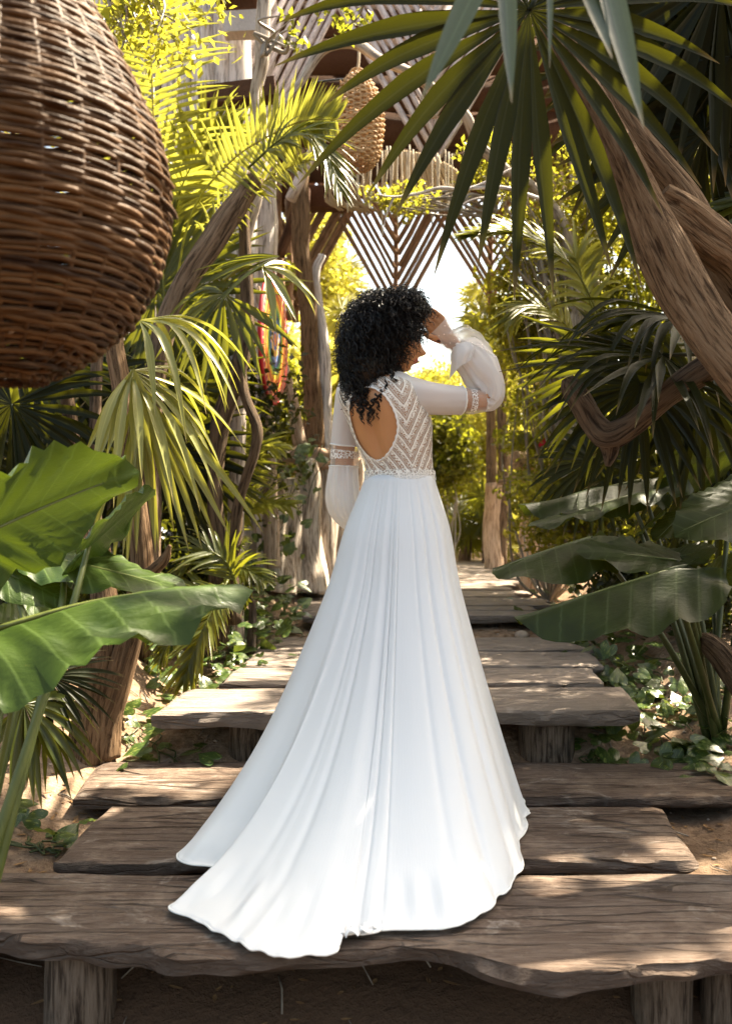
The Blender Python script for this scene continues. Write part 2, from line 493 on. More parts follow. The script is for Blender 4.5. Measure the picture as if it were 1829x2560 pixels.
def plank_mat(name='weathered_plank', k=1.0):
    m = NT(name)
    g = m.geo()
    rnd = m.n('ObjectInfo').outputs['Random']
    off = m.comb(m.math('MULTIPLY', rnd, 13.), m.math('MULTIPLY', rnd, 7.), 0.)
    v = m.n('VectorMath', operation='ADD', ins={0: g, 1: off}).outputs[0]
    gr = m.noise(m.mapv(v, (2.6, 22, 22)), 2.2, 8, .68, 1.6)
    gr2 = m.noise(m.mapv(v, (9., 110, 110)), 2., 5, .65, .8)
    bl = m.noise(m.mapv(v, (1.6, 3.2, 3.2)), 1.5, 4, .6, .8)
    pale = m.noise(m.mapv(v, (2.2, 4., 4.)), 1.3, 5, .7, 1.6)
    col = m.mix(m.ramp(bl, [(.3, 0.), (.7, 1.)]), (.082, .054, .040), (.150, .106, .080))
    col = m.mix(m.ramp(gr, [(.42, 0.), (.75, .75)]), col, (.25, .195, .155))
    col = m.mix(m.ramp(pale, [(.56, 0.), (.66, .75)]), col, (.35, .295, .25))
    col = m.mix(m.math('MULTIPLY', m.ramp(gr2, [(.30, 1.), (.44, 0.)]), .5), col, (.05, .034, .026))
    wv = m.n('VectorMath', operation='ADD', ins={0: v, 1: m.n('VectorMath', operation='SCALE', ins={0: m.n('TexNoise', ins={'Vector': v, 'Scale': 3., 'Detail': 3.}).outputs[1], 'Scale': .05}).outputs[0]}).outputs[0]
    ck = m.vor(m.mapv(wv, (1.5, 20, 20)), 1.0, 'DISTANCE_TO_EDGE')
    crk = m.math('MULTIPLY', m.ramp(ck, [(.012, 1.), (.05, 0.)]), m.ramp(m.noise(v, 3.3, 3), [(.40, 0.), (.55, 1.)]))
    kn = m.vor(m.mapv(wv, (2.2, 4.5, 4.5)), 1.0)
    knot = m.ramp(kn, [(.05, 1.), (.09, .2), (.12, .7), (.17, 0.)])
    col = m.mix(m.math('MULTIPLY', knot, .7), col, (.05, .03, .02))
    col = m.mix(m.math('MULTIPLY', crk, .62), col, (.03, .02, .016))
    sp = m.math('MULTIPLY', m.ramp(m.vor(v, 16.), [(.06, 1.), (.13, 0.)]), m.ramp(m.noise(v, 2.3), [(.52, 0.), (.6, 1.)]))
    col = m.mix(m.math('MULTIPLY', sp, .6), col, (.05, .035, .03))
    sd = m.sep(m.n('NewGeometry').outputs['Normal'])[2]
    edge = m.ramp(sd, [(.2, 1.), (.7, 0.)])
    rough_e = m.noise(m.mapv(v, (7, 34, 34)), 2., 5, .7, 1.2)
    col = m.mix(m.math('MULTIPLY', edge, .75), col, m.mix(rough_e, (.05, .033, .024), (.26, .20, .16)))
    # sand dust lying on the top
    dust = m.math('MULTIPLY', m.ramp(m.noise(v, 5.5, 6, .7), [(.5, 0.), (.78, .5)]), m.math('SUBTRACT', 1., edge))
    col = m.mix(dust, col, (.45, .35, .27))
    h = m.math('ADD', m.math('MULTIPLY', gr, .7), m.math('ADD', m.math('MULTIPLY', gr2, .35), m.math('MULTIPLY', m.math('MULTIPLY', rough_e, edge), 1.6)))
    h = m.math('SUBTRACT', h, m.math('MULTIPLY', crk, 1.2))
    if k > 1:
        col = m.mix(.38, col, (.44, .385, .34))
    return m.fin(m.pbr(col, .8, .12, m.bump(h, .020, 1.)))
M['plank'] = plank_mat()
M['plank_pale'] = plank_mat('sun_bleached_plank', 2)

def sand_mat():
    m = NT('sandy_soil')
    g = m.geo()
    a = m.noise(g, 2.2, 5, .6)
    b = m.noise(g, 26., 5, .7)
    c = m.noise(g, 160., 3, .7)
    col = m.mix(m.ramp(a, [(.35, 0.), (.65, 1.)]), (.25, .165, .105), (.40, .295, .21))
    col = m.mix(m.ramp(b, [(.4, .6), (.62, 0.)]), col, (.11, .068, .042))
    lit = m.math('MULTIPLY', m.ramp(m.vor(g, 42.), [(.10, 1.), (.2, 0.)]), m.ramp(m.noise(g, 5.), [(.5, 0.), (.62, .8)]))
    col = m.mix(lit, col, (.11, .07, .04))
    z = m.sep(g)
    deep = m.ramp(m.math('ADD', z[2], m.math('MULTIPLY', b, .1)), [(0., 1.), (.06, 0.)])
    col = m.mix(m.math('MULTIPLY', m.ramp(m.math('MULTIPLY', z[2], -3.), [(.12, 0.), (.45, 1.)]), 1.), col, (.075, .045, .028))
    sidebrown = m.ramp(m.math('ABSOLUTE', m.math('SUBTRACT', z[0], .3)), [(1.2, 0.), (1.9, .7)])
    h = m.math('ADD', m.math('MULTIPLY', b, 1.), m.math('MULTIPLY', c, .25))
    return m.fin(m.pbr(col, .95, .1, m.bump(h, .03, .9)))
M['sand'] = sand_mat()

def wicker_mat(name, a, b, c):
    m = NT(name)
    g = m.geo()
    t = m.attr('tint')
    n1 = m.noise(m.mapv(g, (3, 3, 60)), 3., 4)
    n2 = m.noise(g, 55., 3)
    col = m.mix(t, a, b)
    col = m.mix(m.ramp(n1, [(.45, 0.), (.8, .8)]), col, c)
    return m.fin(m.pbr(m.mix(m.math('MULTIPLY', n2, .5), col, a), .6, .15, m.bump(n2, .004, .7)))
M['wicker'] = wicker_mat('brown_wicker', (.022, .009, .003), (.10, .047, .016), (.20, .11, .048))
M['wicker_pale'] = wicker_mat('straw_wicker', (.34, .20, .10), (.55, .37, .20), (.68, .50, .32))

def simple(name, col, rough=.6, spec=.4, noise_sc=0., amt=.3, bump=0., **kw):
    m = NT(name)
    c = col; nb = None
    if noise_sc:
        n1 = m.noise(m.geo(), noise_sc, 4)
        c = m.mix(m.math('MULTIPLY', n1, amt), col, tuple(x * .45 for x in col))
        if bump: nb = m.bump(n1, bump, .7)
    return m.fin(m.pbr(c, rough, spec, nb, **kw))
M['rope'] = simple('straw_rope', (.42, .32, .20), .9, .1, 80., .5, .004)
M['cord'] = simple('pale_cord', (.55, .48, .38), .9, .1, 80., .4, .003)
M['cable'] = simple('dark_cable', (.02, .025, .03), .5)
M['petal'] = simple('red_petal', (.55, .02, .03), .5)
M['stone'] = simple('pale_stone', (.42, .34, .27), .9, .1, 14., .5, .02)
M['dry_leaf'] = simple('dry_leaf', (.28, .16, .07), .8, .2, 30., .5)
M['hair'] = simple('black_hair', (.003, .0022, .002), .30, .3, 40., .4)

def skin_mat():
    m = NT('skin')
    t = m.attr('tint')
    g = m.geo()
    n1 = m.noise(g, 12., 3)
    c = m.mix(m.math('MULTIPLY', n1, .5), (.50, .245, .110), (.40, .18, .07))
    c = m.mix(m.ramp(t, [(.2, 0.), (.5, 1.)]), c, (.42, .13, .09))
    c = m.mix(m.ramp(t, [(.7, 0.), (.95, 1.)]), c, (.02, .012, .01))
    return m.fin(m.pbr(c, .46, .4, m.bump(m.noise(g, 300., 2), .0006, .4), Subsurface_Weight=.12, Subsurface_Radius=(.012, .005, .003), Subsurface_Scale=1.))
M['skin'] = skin_mat()

def satin_mat():
    m = NT('white_chiffon_skirt')
    L = m.attr('luv', 'Vector')
    weave = m.noise(m.mapv(L, (60, 4, 1)), 3., 3, .6, .3)
    soft = m.noise(m.mapv(L, (1.1, .6, 1)), 2., 3, .5, .6)
    h = m.math('ADD', m.math('MULTIPLY', weave, .18), soft)
    a = m.pbr((.79, .80, .81), .55, .35, m.bump(h, .006, .5), Sheen_Weight=.15)
    b = m.n('BsdfTranslucent', ins={'Color': (.8, .8, .79)}).outputs[0]
    return m.fin(m.n('MixShader', ins={0: .22, 1: a, 2: b}).outputs[0])
M['skirt'] = satin_mat()

def sheer_mat(name, col, op, dots=0., rough=.5):
    m = NT(name)
    g = m.attr('luv', 'Vector')
    wv = m.noise(m.mapv(g, (90, 90, 1)), 4., 2)
    a = m.pbr(col, rough, .35, m.bump(wv, .002, .3), Sheen_Weight=.2)
    b = m.n('BsdfTranslucent', ins={'Color': col}).outputs[0]
    ab = m.n('MixShader', ins={0: .4, 1: a, 2: b}).outputs[0]
    tr = m.n('BsdfTransparent', ins={'Color': (1, 1, 1)}).outputs[0]
    fac = op
    if dots:
        d = m.ramp(m.vor(g, dots), [(.14, 1.), (.2, 0.)])
        fac = m.math('MAXIMUM', op, m.math('MULTIPLY', d, .95))
    else:
        lw = m.n('LayerWeight', ins={'Blend': .35}).outputs['Facing']
        fac = m.math('MINIMUM', 1., m.math('ADD', op, m.math('MULTIPLY', lw, .5)))
    return m.fin(m.n('MixShader', ins={0: fac, 1: tr, 2: ab}).outputs[0])
M['chiffon'] = sheer_mat('white_chiffon_sleeve', (.84, .83, .82), .86)
M['sheer'] = sheer_mat('sheer_tulle_band', (.80, .74, .70), .22)
M['tulle'] = sheer_mat('dotted_tulle', (.86, .85, .84), .46, 60.)

def lace_mat():
    m = NT('bodice_lace')
    L = m.attr('luv', 'Vector')          # x: metres round the body from the side seam, y: metres up
    u = m.sep(L)
    ax = m.math('ABSOLUTE', u[0])
    ch = m.math('SUBTRACT', u[1], m.math('MULTIPLY', ax, 1.5))
    wob = m.math('MULTIPLY', m.noise(L, 25., 2), .012)
    k = m.math('FRACT', m.math('MULTIPLY', m.math('ADD', ch, wob), 21.))
    line = m.ramp(m.math('FRACT', m.math('ADD', k, m.math('MULTIPLY', m.noise(L, 9., 2), .22))), [(.0, 1.), (.16, 1.), (.22, 0.), (.34, 0.), (.40, .8), (.46, 0.), (.96, 0.), (1., 1.)])
    curl = m.ramp(m.vor(L, 150., 'DISTANCE_TO_EDGE'), [(.05, 1.), (.11, 0.)])
    ring = m.ramp(m.vor(L, 75.), [(.16, .0), (.24, 1.), (.34, 1.), (.42, 0.)])
    zone = m.ramp(k, [(.44, 0.), (.5, 1.), (.92, 1.), (.97, 0.)])
    deco = m.math('MULTIPLY', m.math('MAXIMUM', curl, ring), m.math('MAXIMUM', zone, .25))
    mask = m.math('MAXIMUM', line, deco)
    mask = m.math('MAXIMUM', mask, m.attr('tint'))     # solid borders
    mask = m.math('MULTIPLY', mask, m.ramp(m.vor(L, 420.), [(.1, .75), (.3, 1.)]))
    a = m.pbr((.80, .77, .71), .7, .2, m.bump(mask, .003, .8))
    net = m.n('BsdfDiffuse', ins={'Color': (.62, .52, .42)}).outputs[0]
    tr = m.n('BsdfTransparent').outputs[0]
    bg = m.n('MixShader', ins={0: .34, 1: tr, 2: net}).outputs[0]
    return m.fin(m.n('MixShader', ins={0: mask, 1: bg, 2: a}).outputs[0])
M['lace'] = lace_mat()

def trim_mat():
    m = NT('lace_trim')
    L = m.attr('luv', 'Vector')
    v = m.vor(m.mapv(L, (1, 1, 1)), 120., 'DISTANCE_TO_EDGE')
    mask = m.ramp(v, [(.08, 1.), (.16, 0.)])
    mask = m.math('MAXIMUM', mask, m.attr('tint'))
    a = m.pbr((.84, .82, .78), .7, .2, m.bump(mask, .003, .6))
    return m.fin(m.n('MixShader', ins={0: mask, 1: m.n('BsdfTransparent').outputs[0], 2: a}).outputs[0])
M['trim'] = trim_mat()
M['trim_solid'] = simple('white_piping', (.84, .83, .80), .7, .2, 200., .3, .002)

def mandala_mat():
    m = NT('beaded_mandala')
    L = m.attr('luv', 'Vector')       # x,y in -1..1
    u = m.sep(L)
    r = m.math('SQRT', m.math('ADD', m.math('MULTIPLY', u[0], u[0]), m.math('MULTIPLY', u[1], u[1])))
    an = m.math('ARCTAN2', u[1], u[0])
    nd = m.n('ValToRGB', ins={'Fac': r})
    nd.color_ramp.interpolation = 'CONSTANT'
    st = [(0., (.75, .22, .03)), (.10, (.04, .12, .45)), (.17, (.8, .45, .04)), (.27, (.10, .22, .50)), (.35, (.02, .03, .12)), (.44, (.03, .22, .14)), (.50, (.30, .42, .05)), (.56, (.80, .50, .04)),
          (.63, (.75, .20, .03)), (.70, (.45, .03, .03)), (.76, (.80, .42, .04)), (.82, (.62, .06, .04)), (.90, (.40, .03, .10)), (.96, (.55, .35, .25))]
    e = nd.color_ramp.elements
    while len(e) < len(st): e.new(.5)
    for k, (p, c) in enumerate(st):
        e[k].position = p; e[k].color = (*c, 1)
    saw = m.math('SINE', m.math('MULTIPLY', an, 48.))
    dots = m.math('MULTIPLY', m.ramp(saw, [(.5, 0.), (.6, 1.)]), m.ramp(r, [(.84, 0.), (.86, 1.), (.93, 1.), (.95, 0.)]))
    col = m.mix(m.math('MULTIPLY', dots, .8), nd.outputs[0], (.85, .55, .25))
    star = m.math('MULTIPLY', m.ramp(m.math('SINE', m.math('MULTIPLY', an, 8.)), [(.5, 0.), (.7, 1.)]), m.ramp(r, [(.12, 0.), (.14, 1.), (.33, 1.), (.36, 0.)]))
    col = m.mix(m.math('MULTIPLY', star, .85), col, (.75, .42, .40))
    return m.fin(m.pbr(col, .6, .3, m.bump(m.vor(L, 60.), .003, .6)))
M['mandala'] = mandala_mat()
# ------------------------------------------------------------------ ground
def lerp_tab(x, tab):
    a = np.array(tab, float)
    return np.interp(x, a[:, 0], a[:, 1])
CEN = [(-3, -.62), (1.5, -.58), (1.95, -.36), (2.2, -.20), (2.45, -.09), (3.3, -.075), (3.55, -.03), (3.8, .06), (4.2, .09), (5.4, .12), (5.75, .17), (6.2, .215), (8, .24), (13, .285), (16, .30), (60, .5)]
SID = [(-3, -.50), (1.5, -.40), (1.9, -.16), (2.3, -.05), (2.9, .02), (3.3, .055), (3.8, .17), (4.3, .28), (5, .36), (6, .42), (9, .45), (13, .40), (60, .8)]
def ground_z(x, y):
    x = np.asarray(x, float); y = np.asarray(y, float)
    xc = .12 + .11 * np.clip(y - 3.4, 0, 9)
    hw = np.where(y < 3.5, 1.02, 1.05) - .12 * np.clip((y - 5.5) / 3, 0, 1)
    ww = .12 * vn(np.stack([x * 1.5, y * 1.5, 0 * x], -1))
    d = np.abs(x - xc) - hw + ww
    k = np.clip(d / .45, 0, 1); k = k * k * (3 - 2 * k)
    z = lerp_tab(y, CEN) * (1 - k) + lerp_tab(y, SID) * k
    z = z + np.clip(d - .45, 0, 2.5) * .07
    q = np.stack([x, y, 0 * x], -1)
    z = z + .035 * fbm(q * 2.4, 4) + .012 * fbm(q * 11, 3) + .02 * np.maximum(0, vn(q * 5.)) * k
    return z

def ground_part(x0, x1, nx, y0, y1, ny):
    X = np.linspace(x0, x1, nx); Y = np.linspace(y0, y1, ny)
    X, Y = np.meshgrid(X, Y)
    return np.stack([X, Y, ground_z(X, Y)], -1).reshape(-1, 3), gridf(ny, nx)
mb = MB()
xs = np.concatenate([-np.geomspace(3, 300, 24)[::-1], np.linspace(-2.9, 3.2, 230), np.geomspace(3.3, 300, 24)])
ys = np.concatenate([np.linspace(-60, 1.0, 20), np.linspace(1.1, 6.5, 210), np.linspace(6.6, 16, 70), np.geomspace(16.5, 400, 24)])
X, Y = np.meshgrid(xs, ys)
mb.add(np.stack([X, Y, ground_z(X, Y)], -1).reshape(-1, 3), gridf(len(ys), len(xs))[:, ::1])
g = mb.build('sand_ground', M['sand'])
g['kind'] = 'structure'

# ------------------------------------------------------------------ planks
def plank(parent, xl0, xr0, yf, yb, z, th, xl1=None, xr1=None, wave=.012, seed=0., tilt=0., ff=None, name='plank', mat='plank', nx=70):
    """slab with a natural edge; xl0,xr0 front end corners, xl1,xr1 rear corners; ff(x): extra offset of the front edge"""
    xl1 = xl0 if xl1 is None else xl1
    xr1 = xr0 if xr1 is None else xr1
    s = np.linspace(0, 1, nx)
    # cross-section, (depth fraction 0 front..1 back, height 0 top..-1 bottom)
    r = .05
    cs = [(.01, -.85), (-.012, -.5), (-.002, -.14), (.008, -.02), (.03, 0), (.14, .0), (.24, .0), (.36, .0), (.48, 0), (.6, 0), (.72, 0), (.84, 0), (.93, 0), (.98, -.04), (1, -.2), (1, -.8), (.96, -1), (.7, -1), (.4, -1), (.1, -1)]
    V = []
    for i, u in enumerate(s):
        q = np.array([u * 6 + seed, seed * 1.7, 0.])
        fo = wave * 1.6 * fbm(q * 1.5, 3) + wave * .7 * vn(q * 7)
        bo = wave * 1.6 * fbm(q * 1.5 + 31, 3)
        tt = th * (1 + .30 * fbm(q * 1.2 + 8, 3))
        e = min(u, 1 - u) * (xr0 - xl0)
        endr = 1 - .25 * max(0, 1 - e / .05) ** 2
        for (a, b) in cs:
            xl = xl0 + (xl1 - xl0) * a; xr = xr0 + (xr1 - xr0) * a
            x = xl + (xr - xl) * u
            f0 = yf + fo + (ff(x) if ff else 0)
            y = f0 + (yb + bo - f0) * a
            zz = z + b * tt * endr + tilt * (x - (xl0 + xr0) / 2)
            if b >= -.05:
                zz += .006 * fbm(np.array([x * 2 + seed, y * 6, 3.]), 3) - (.01 if e < .01 else 0)
            else:
                zz += .4 * wave * vn(np.array([x * 9 + seed, y * 9, 7.]))
                y += (.9 * wave * vn(np.array([x * 14 + seed, b * 2, 9.])) if a < .03 else 0)
            x += .01 * vn(np.array([a * 6, seed, b])) * (1 if e < .02 else 0)
            V.append((x, y, zz))
    k = len(cs)
    fs = [gridf(nx, k, True)]
    for base, rev in ((0, False), ((nx - 1) * k, True)):
        c = np.arange(k)
        fs.append((base + (c if not rev else c[::-1]))[None])
    m_ = MB(); m_.add(np.array(V), fs, .5)
    o = m_.build(name, M[mat], parent)
    me = o.data
    mod = None
    # sharp shading across the long edges
    me.set_sharp_from_angle(angle=math.radians(42))
    return o

def log_post(parent, x, y, z0, z1, r, seed=0., mat='log', lean=(0, 0), name='post', flat=1.):
    m_ = MB()
    n = 14
    t = np.linspace(0, 1, n)
    pth = np.stack([x + lean[0] * t, y + lean[1] * t, z0 + (z1 - z0) * t], -1)
    tube(m_, pth, r * (1 + .06 * fbm(np.stack([t * 4, t * 0 + seed, t * 0], -1), 2)), 20, .5, .10, 2.2, True, flat, seed)
    o = m_.build(name, M[mat], parent)
    o.data.set_sharp_from_angle(angle=math.radians(50))
    return o

# lower flight: three broad slabs level with each other
st = thing('wooden_steps', 'lowest three broad weathered slab steps on log posts, under the train of the white dress', 'wooden steps', (0.1, 2.6, 0))
def p1f(x):   # wavy front edge of the nearest slab
    return np.interp(x, [-1.6, -.85, -.66, -.52, -.4, -.2, .08, .2, .33, .42, .56, .82, 1.6], [.05, .04, .02, -.01, -.06, -.05, 0., -.03, -.11, -.125, -.10, -.07, -.05])
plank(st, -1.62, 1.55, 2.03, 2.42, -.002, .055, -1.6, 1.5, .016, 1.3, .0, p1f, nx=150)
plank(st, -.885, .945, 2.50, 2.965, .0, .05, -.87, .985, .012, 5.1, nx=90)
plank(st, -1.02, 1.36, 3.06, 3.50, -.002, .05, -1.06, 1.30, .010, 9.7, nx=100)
for (x, y, r, s_) in ((-.70, 2.17, .088, 1.), (.72, 2.15, .075, 2.), (.90, 2.14, .085, 3.), (-.5, 2.72, .07, 4.), (.52, 2.60, .085, 5.), (-.6, 3.3, .07, 6.), (.9, 3.3, .07, 7.)):
    log_post(st, x, y, -.7, -.05, r, s_)

# middle flight
st2 = thing('wooden_steps', 'middle run of four thick plank steps, raised on two stout log posts, behind the skirt', 'wooden steps', (.15, 4.5, .2))
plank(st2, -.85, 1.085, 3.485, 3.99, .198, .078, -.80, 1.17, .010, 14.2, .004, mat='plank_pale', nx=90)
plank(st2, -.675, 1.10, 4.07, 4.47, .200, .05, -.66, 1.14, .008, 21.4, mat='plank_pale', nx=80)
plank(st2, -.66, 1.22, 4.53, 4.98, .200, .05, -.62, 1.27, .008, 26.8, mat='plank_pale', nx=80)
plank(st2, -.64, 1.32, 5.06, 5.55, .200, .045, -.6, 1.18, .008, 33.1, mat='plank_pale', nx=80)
log_post(st2, -.485, 3.66, -.2, .15, .088, 11.)
log_post(st2, .75, 3.66, -.2, .15, .122, 12., flat=1.)
log_post(st2, -.5, 4.9, -.1, .17, .07, 13.)
log_post(st2, .95, 4.9, -.1, .17, .07, 14.)

# upper boardwalk
bw = thing('boardwalk', 'pale plank boardwalk leading away along the garden path behind the dress', 'boardwalk', (.5, 8, .29))
y = 5.90
k = 0
while y < 12.9:
    dpt = .27 + .10 * RNG.random()
    xl = -.42 + .07 * RNG.standard_normal() if k else -.42
    xr = np.interp(y, [5.9, 7, 8.4, 11, 13], [1.28, 1.42, 1.52, 1.78, 1.95]) + (.09 * RNG.standard_normal() if k else 0)
    if k == 3: xl = -.62
    if k == 6: xl = -.36
    if k > 7: xl -= .1
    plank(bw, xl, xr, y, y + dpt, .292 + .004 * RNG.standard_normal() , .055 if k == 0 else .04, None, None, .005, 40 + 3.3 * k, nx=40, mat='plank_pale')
    y += dpt + .012 + .02 * RNG.random()
    k += 1
for x in (.86, -.2):
    m_ = MB(); q = .035
    V = np.array([(x + a * q, 6.0 + b * .04, z) for z in (.05, .24) for a, b in ((-1, -1), (1, -1), (1, 1), (-1, 1))])
    m_.add(V, [np.array([[0, 1, 5, 4], [1, 2, 6, 5], [2, 3, 7, 6], [3, 0, 4, 7], [3, 2, 1, 0], [4, 5, 6, 7]])], .5)
    m_.build('post', M['log'], bw, smooth=False)
# small offset treads left of the boardwalk
sd = thing('wooden_steps', 'small staggered side treads of thin planks, half sunk in the sand left of the boardwalk', 'wooden steps', (-.6, 7.5, .32))
for (a, b, d, dd, z, s_) in ((735, 900, 7.3, .30, .30, 3.), (812, 900, 7.9, .3, .315, 8.), (772, 900, 8.6, .3, .34, 4.)):
    x0 = (a - CX) * d / F; x1 = (b - CX) * d / F
    plank(sd, x0, x1, d, d + dd, z + .02, .04, x0 + .03, x1, .006, s_ * 5, nx=26, mat='plank_pale')

# pebble on the sand below the boardwalk, and bits of litter
def blob(mb, c, r, seed=0., tint=.5, nu=10, nv=14, amp=.25):
    th = np.linspace(0.05, math.pi - .05, nu)[:, None]; ph = np.linspace(0, 2 * math.pi, nv, endpoint=False)[None]
    d = np.stack([np.sin(th) * np.cos(ph), np.sin(th) * np.sin(ph), np.cos(th) + 0 * ph], -1)
    R = 1 + amp * fbm(d * 1.4 + seed, 3)
    V = (np.asarray(c) + d * R[..., None] * np.asarray(r)).reshape(-1, 3)
    top = np.arange(nv)[None]; bot = (np.arange(nv)[::-1] + (nu - 1) * nv)[None]
    mb.add(V, [gridf(nu, nv, True), top[:, ::-1] * 1, bot[:, ::-1] * 1], tint)
m_ = MB(); c = P(1303, 1572, 5.7); c[2] = ground_z(c[0], c[1]) + .02
blob(m_, (0, 0, 0), (.045, .04, .032), 3.)
o = m_.build('pebble', M['stone'], loc=c); o.location = c
tag(o, 'small pale rounded stone on the sand under the front edge of the boardwalk', 'stone')
o.data.transform(Matrix.Translation(Vector(c)))

def litter(name, n, x0, x1, y0, y1, size):
    x = RNG.uniform(x0, x1, n); y = RNG.uniform(y0, y1, n)
    z = ground_z(x, y) + .006
    m_ = MB()
    blades(m_, np.stack([x, y, z], -1), RNG.standard_normal((n, 3)) * np.array([1, 1, .08]), np.tile([[.1, .1, 1.]], (n, 1)), size * (.5 + RNG.random(n)), size * .3, np.array([.2, 1, 1, .6, .1]), -.1, 0, .3, RNG.random(n))
    o = m_.build(name, M['dry_leaf'])
    o['kind'] = 'stuff'
    tag(o, 'dry brown leaf litter and bark bits scattered on the sandy ground', 'leaf litter')
litter('leaf_litter', 3200, -2.2, 2.8, 1.9, 6.5, .035)

m_ = MB()
for k in range(260):
    x = RNG.uniform(-2.1, 2.6); y = RNG.uniform(2.0, 6.3); a = RNG.uniform(0, 6.28); L_ = RNG.uniform(.04, .16)
    q = np.array([[x, y], [x + math.cos(a) * L_ * .5 + RNG.normal(0, .008), y + math.sin(a) * L_ * .5 + RNG.normal(0, .008)], [x + math.cos(a) * L_, y + math.sin(a) * L_]])
    z_ = ground_z(q[:, 0], q[:, 1]) + .006
    tube(m_, np.concatenate([q, z_[:, None]], 1), RNG.uniform(.0012, .003), 4, RNG.random())
o = m_.build('twig_litter', M['twig']); o['kind'] = 'stuff'
tag(o, 'thin fallen twigs and root ends strewn over the sandy banks', 'twigs')
m_ = MB()
for k in range(420):
    x = RNG.uniform(-2.0, 2.4); y = RNG.uniform(2.4, 6.3); r_ = RNG.uniform(.003, .010)
    blob(m_, (x, y, float(ground_z(x, y)) + r_ * .3), (r_, r_ * .8, r_ * .6), k * 1.3, .5, 5, 6, .3)
o = m_.build('gravel', M['stone']); o['kind'] = 'stuff'
tag(o, 'small pale stones and lumps of sand scattered beside the steps', 'gravel')

# ------------------------------------------------------------------ pergola of driftwood poles
def pole_between(parent, a, b, r, mat='pole', sides=7, name='pole', n=8, rough=.12):
    a, b = np.asarray(a, float), np.asarray(b, float)
    t = np.linspace(0, 1, n)[:, None]
    pth = a + (b - a) * t + .012 * fbm(np.concatenate([t * 3, t * 0 + a[0] * 7, t * 0 + a[2] * 5], 1), 2)[:, None] * np.array([1., 0, .6]) * 2
    m_ = MB()
    tube(m_, pth, r * (1 + .15 * RNG.standard_normal()) * np.linspace(1.05, .92, n), sides, RNG.random(), rough, 3., True, 1., a[0])
    return m_.build(name, M[mat], parent)

def box_beam(parent, a, b, w, h, mat='brown_wood', name='beam'):
    a, b = np.asarray(a, float), np.asarray(b, float)
    T = nrm(b - a); up = np.array([0, 0, 1.]) if abs(T[2]) < .9 else np.array([0, 1., 0])
    S = nrm(np.cross(T, up)); U = np.cross(S, T)
    n = 8
    V = []
    e = min(w, h) * .08
    cs = [(-1, -1 + e), (-1 + e, -1), (1 - e, -1), (1, -1 + e), (1, 1 - e), (1 - e, 1), (-1 + e, 1), (-1, 1 - e)]
    for k in range(n):
        c = a + (b - a) * k / (n - 1)
        for (p, q) in cs:
            j = 1 + .05 * vn(np.array([c[0] * 3 + p, c[2] * 3, q]))
            V.append(c + S * p * w / 2 * j + U * q * h / 2 * j)
    m_ = MB(); m_.add(np.array(V), [gridf(n, 8, True), np.arange(8)[None], (np.arange(8)[::-1] + (n - 1) * 8)[None]], .5, np.array(V))
    o = m_.build(name, M[mat], parent)
    o.data.set_sharp_from_angle(angle=math.radians(35))
    return o

pg = thing('pergola', 'driftwood pergola gateway with chevron screens of sticks over the garden path', 'pergola', P(990, 900, 7.6))
def chevron(cx, top, tip, hw, d, sp, r, mat, clip=None, dz=0., spine=True):
    slope = (tip - top) / hw
    o = sp * .5
    while o < hw:
        for sg in (-1, 1):
            xa, ya, xb, yb = cx + sg * o, top + 0., cx + sg * 3, top + o * slope
            if clip and not (clip[0] < (xa + xb) / 2 < clip[1]): continue
            if yb - ya < 30: continue
            j = RNG.uniform(-4, 4); jj = RNG.uniform(-3, 3)
            pole_between(pg, P(xa + jj, ya + j, d + dz), P(xb + jj, yb + j, d), r, mat, n=5)
        o += sp * (1 + .08 * RNG.standard_normal())
    if spine:
        pole_between(pg, P(cx, top, d + .06 + dz), P(cx, tip + 6, d + .06), r * 1.3, mat)
# far, back-lit row
for (cx, tip, hw) in ((738, 800, 208), (990, 812, 214), (1226, 760, 208), (1445, 760, 200)):
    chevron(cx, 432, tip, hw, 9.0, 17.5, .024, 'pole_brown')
# near row under the roof
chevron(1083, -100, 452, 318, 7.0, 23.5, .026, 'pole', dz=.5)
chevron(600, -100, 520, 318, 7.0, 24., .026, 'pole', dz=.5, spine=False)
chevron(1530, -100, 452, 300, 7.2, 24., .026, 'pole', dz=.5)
# roof boards behind the sticks: each board a part
for k in range(7):
    z0 = 4.15 + k * .30
    yk = 8.35 - k * .08
    m_ = MB()
    V = np.array([(x, yk + b * .02, z0 + c) for x in (-2.3 + .1 * RNG.standard_normal(), 3.3) for b, c in ((-1, -.03), (1, -.03), (1, .31), (-1, .31))])
    m_.add(V, [np.array([[0, 1, 5, 4], [1, 2, 6, 5], [2, 3, 7, 6], [3, 0, 4, 7], [3, 2, 1, 0], [4, 5, 6, 7]])], .5, V)
    m_.build('roof_board', M['brown_wood'], pg, smooth=False)
# beams
box_beam(pg, P(690, 497, 8.8), P(880, 497, 8.8), .16, .22)
box_beam(pg, P(1040, 462, 8.8), P(1480, 455, 8.8), .16, .20)
box_beam(pg, P(730, 440, 7.6), P(760, 500, 8.7), .12, .18)
box_beam(pg, P(1260, 400, 7.8), P(1420, 392, 7.8), .16, .16)
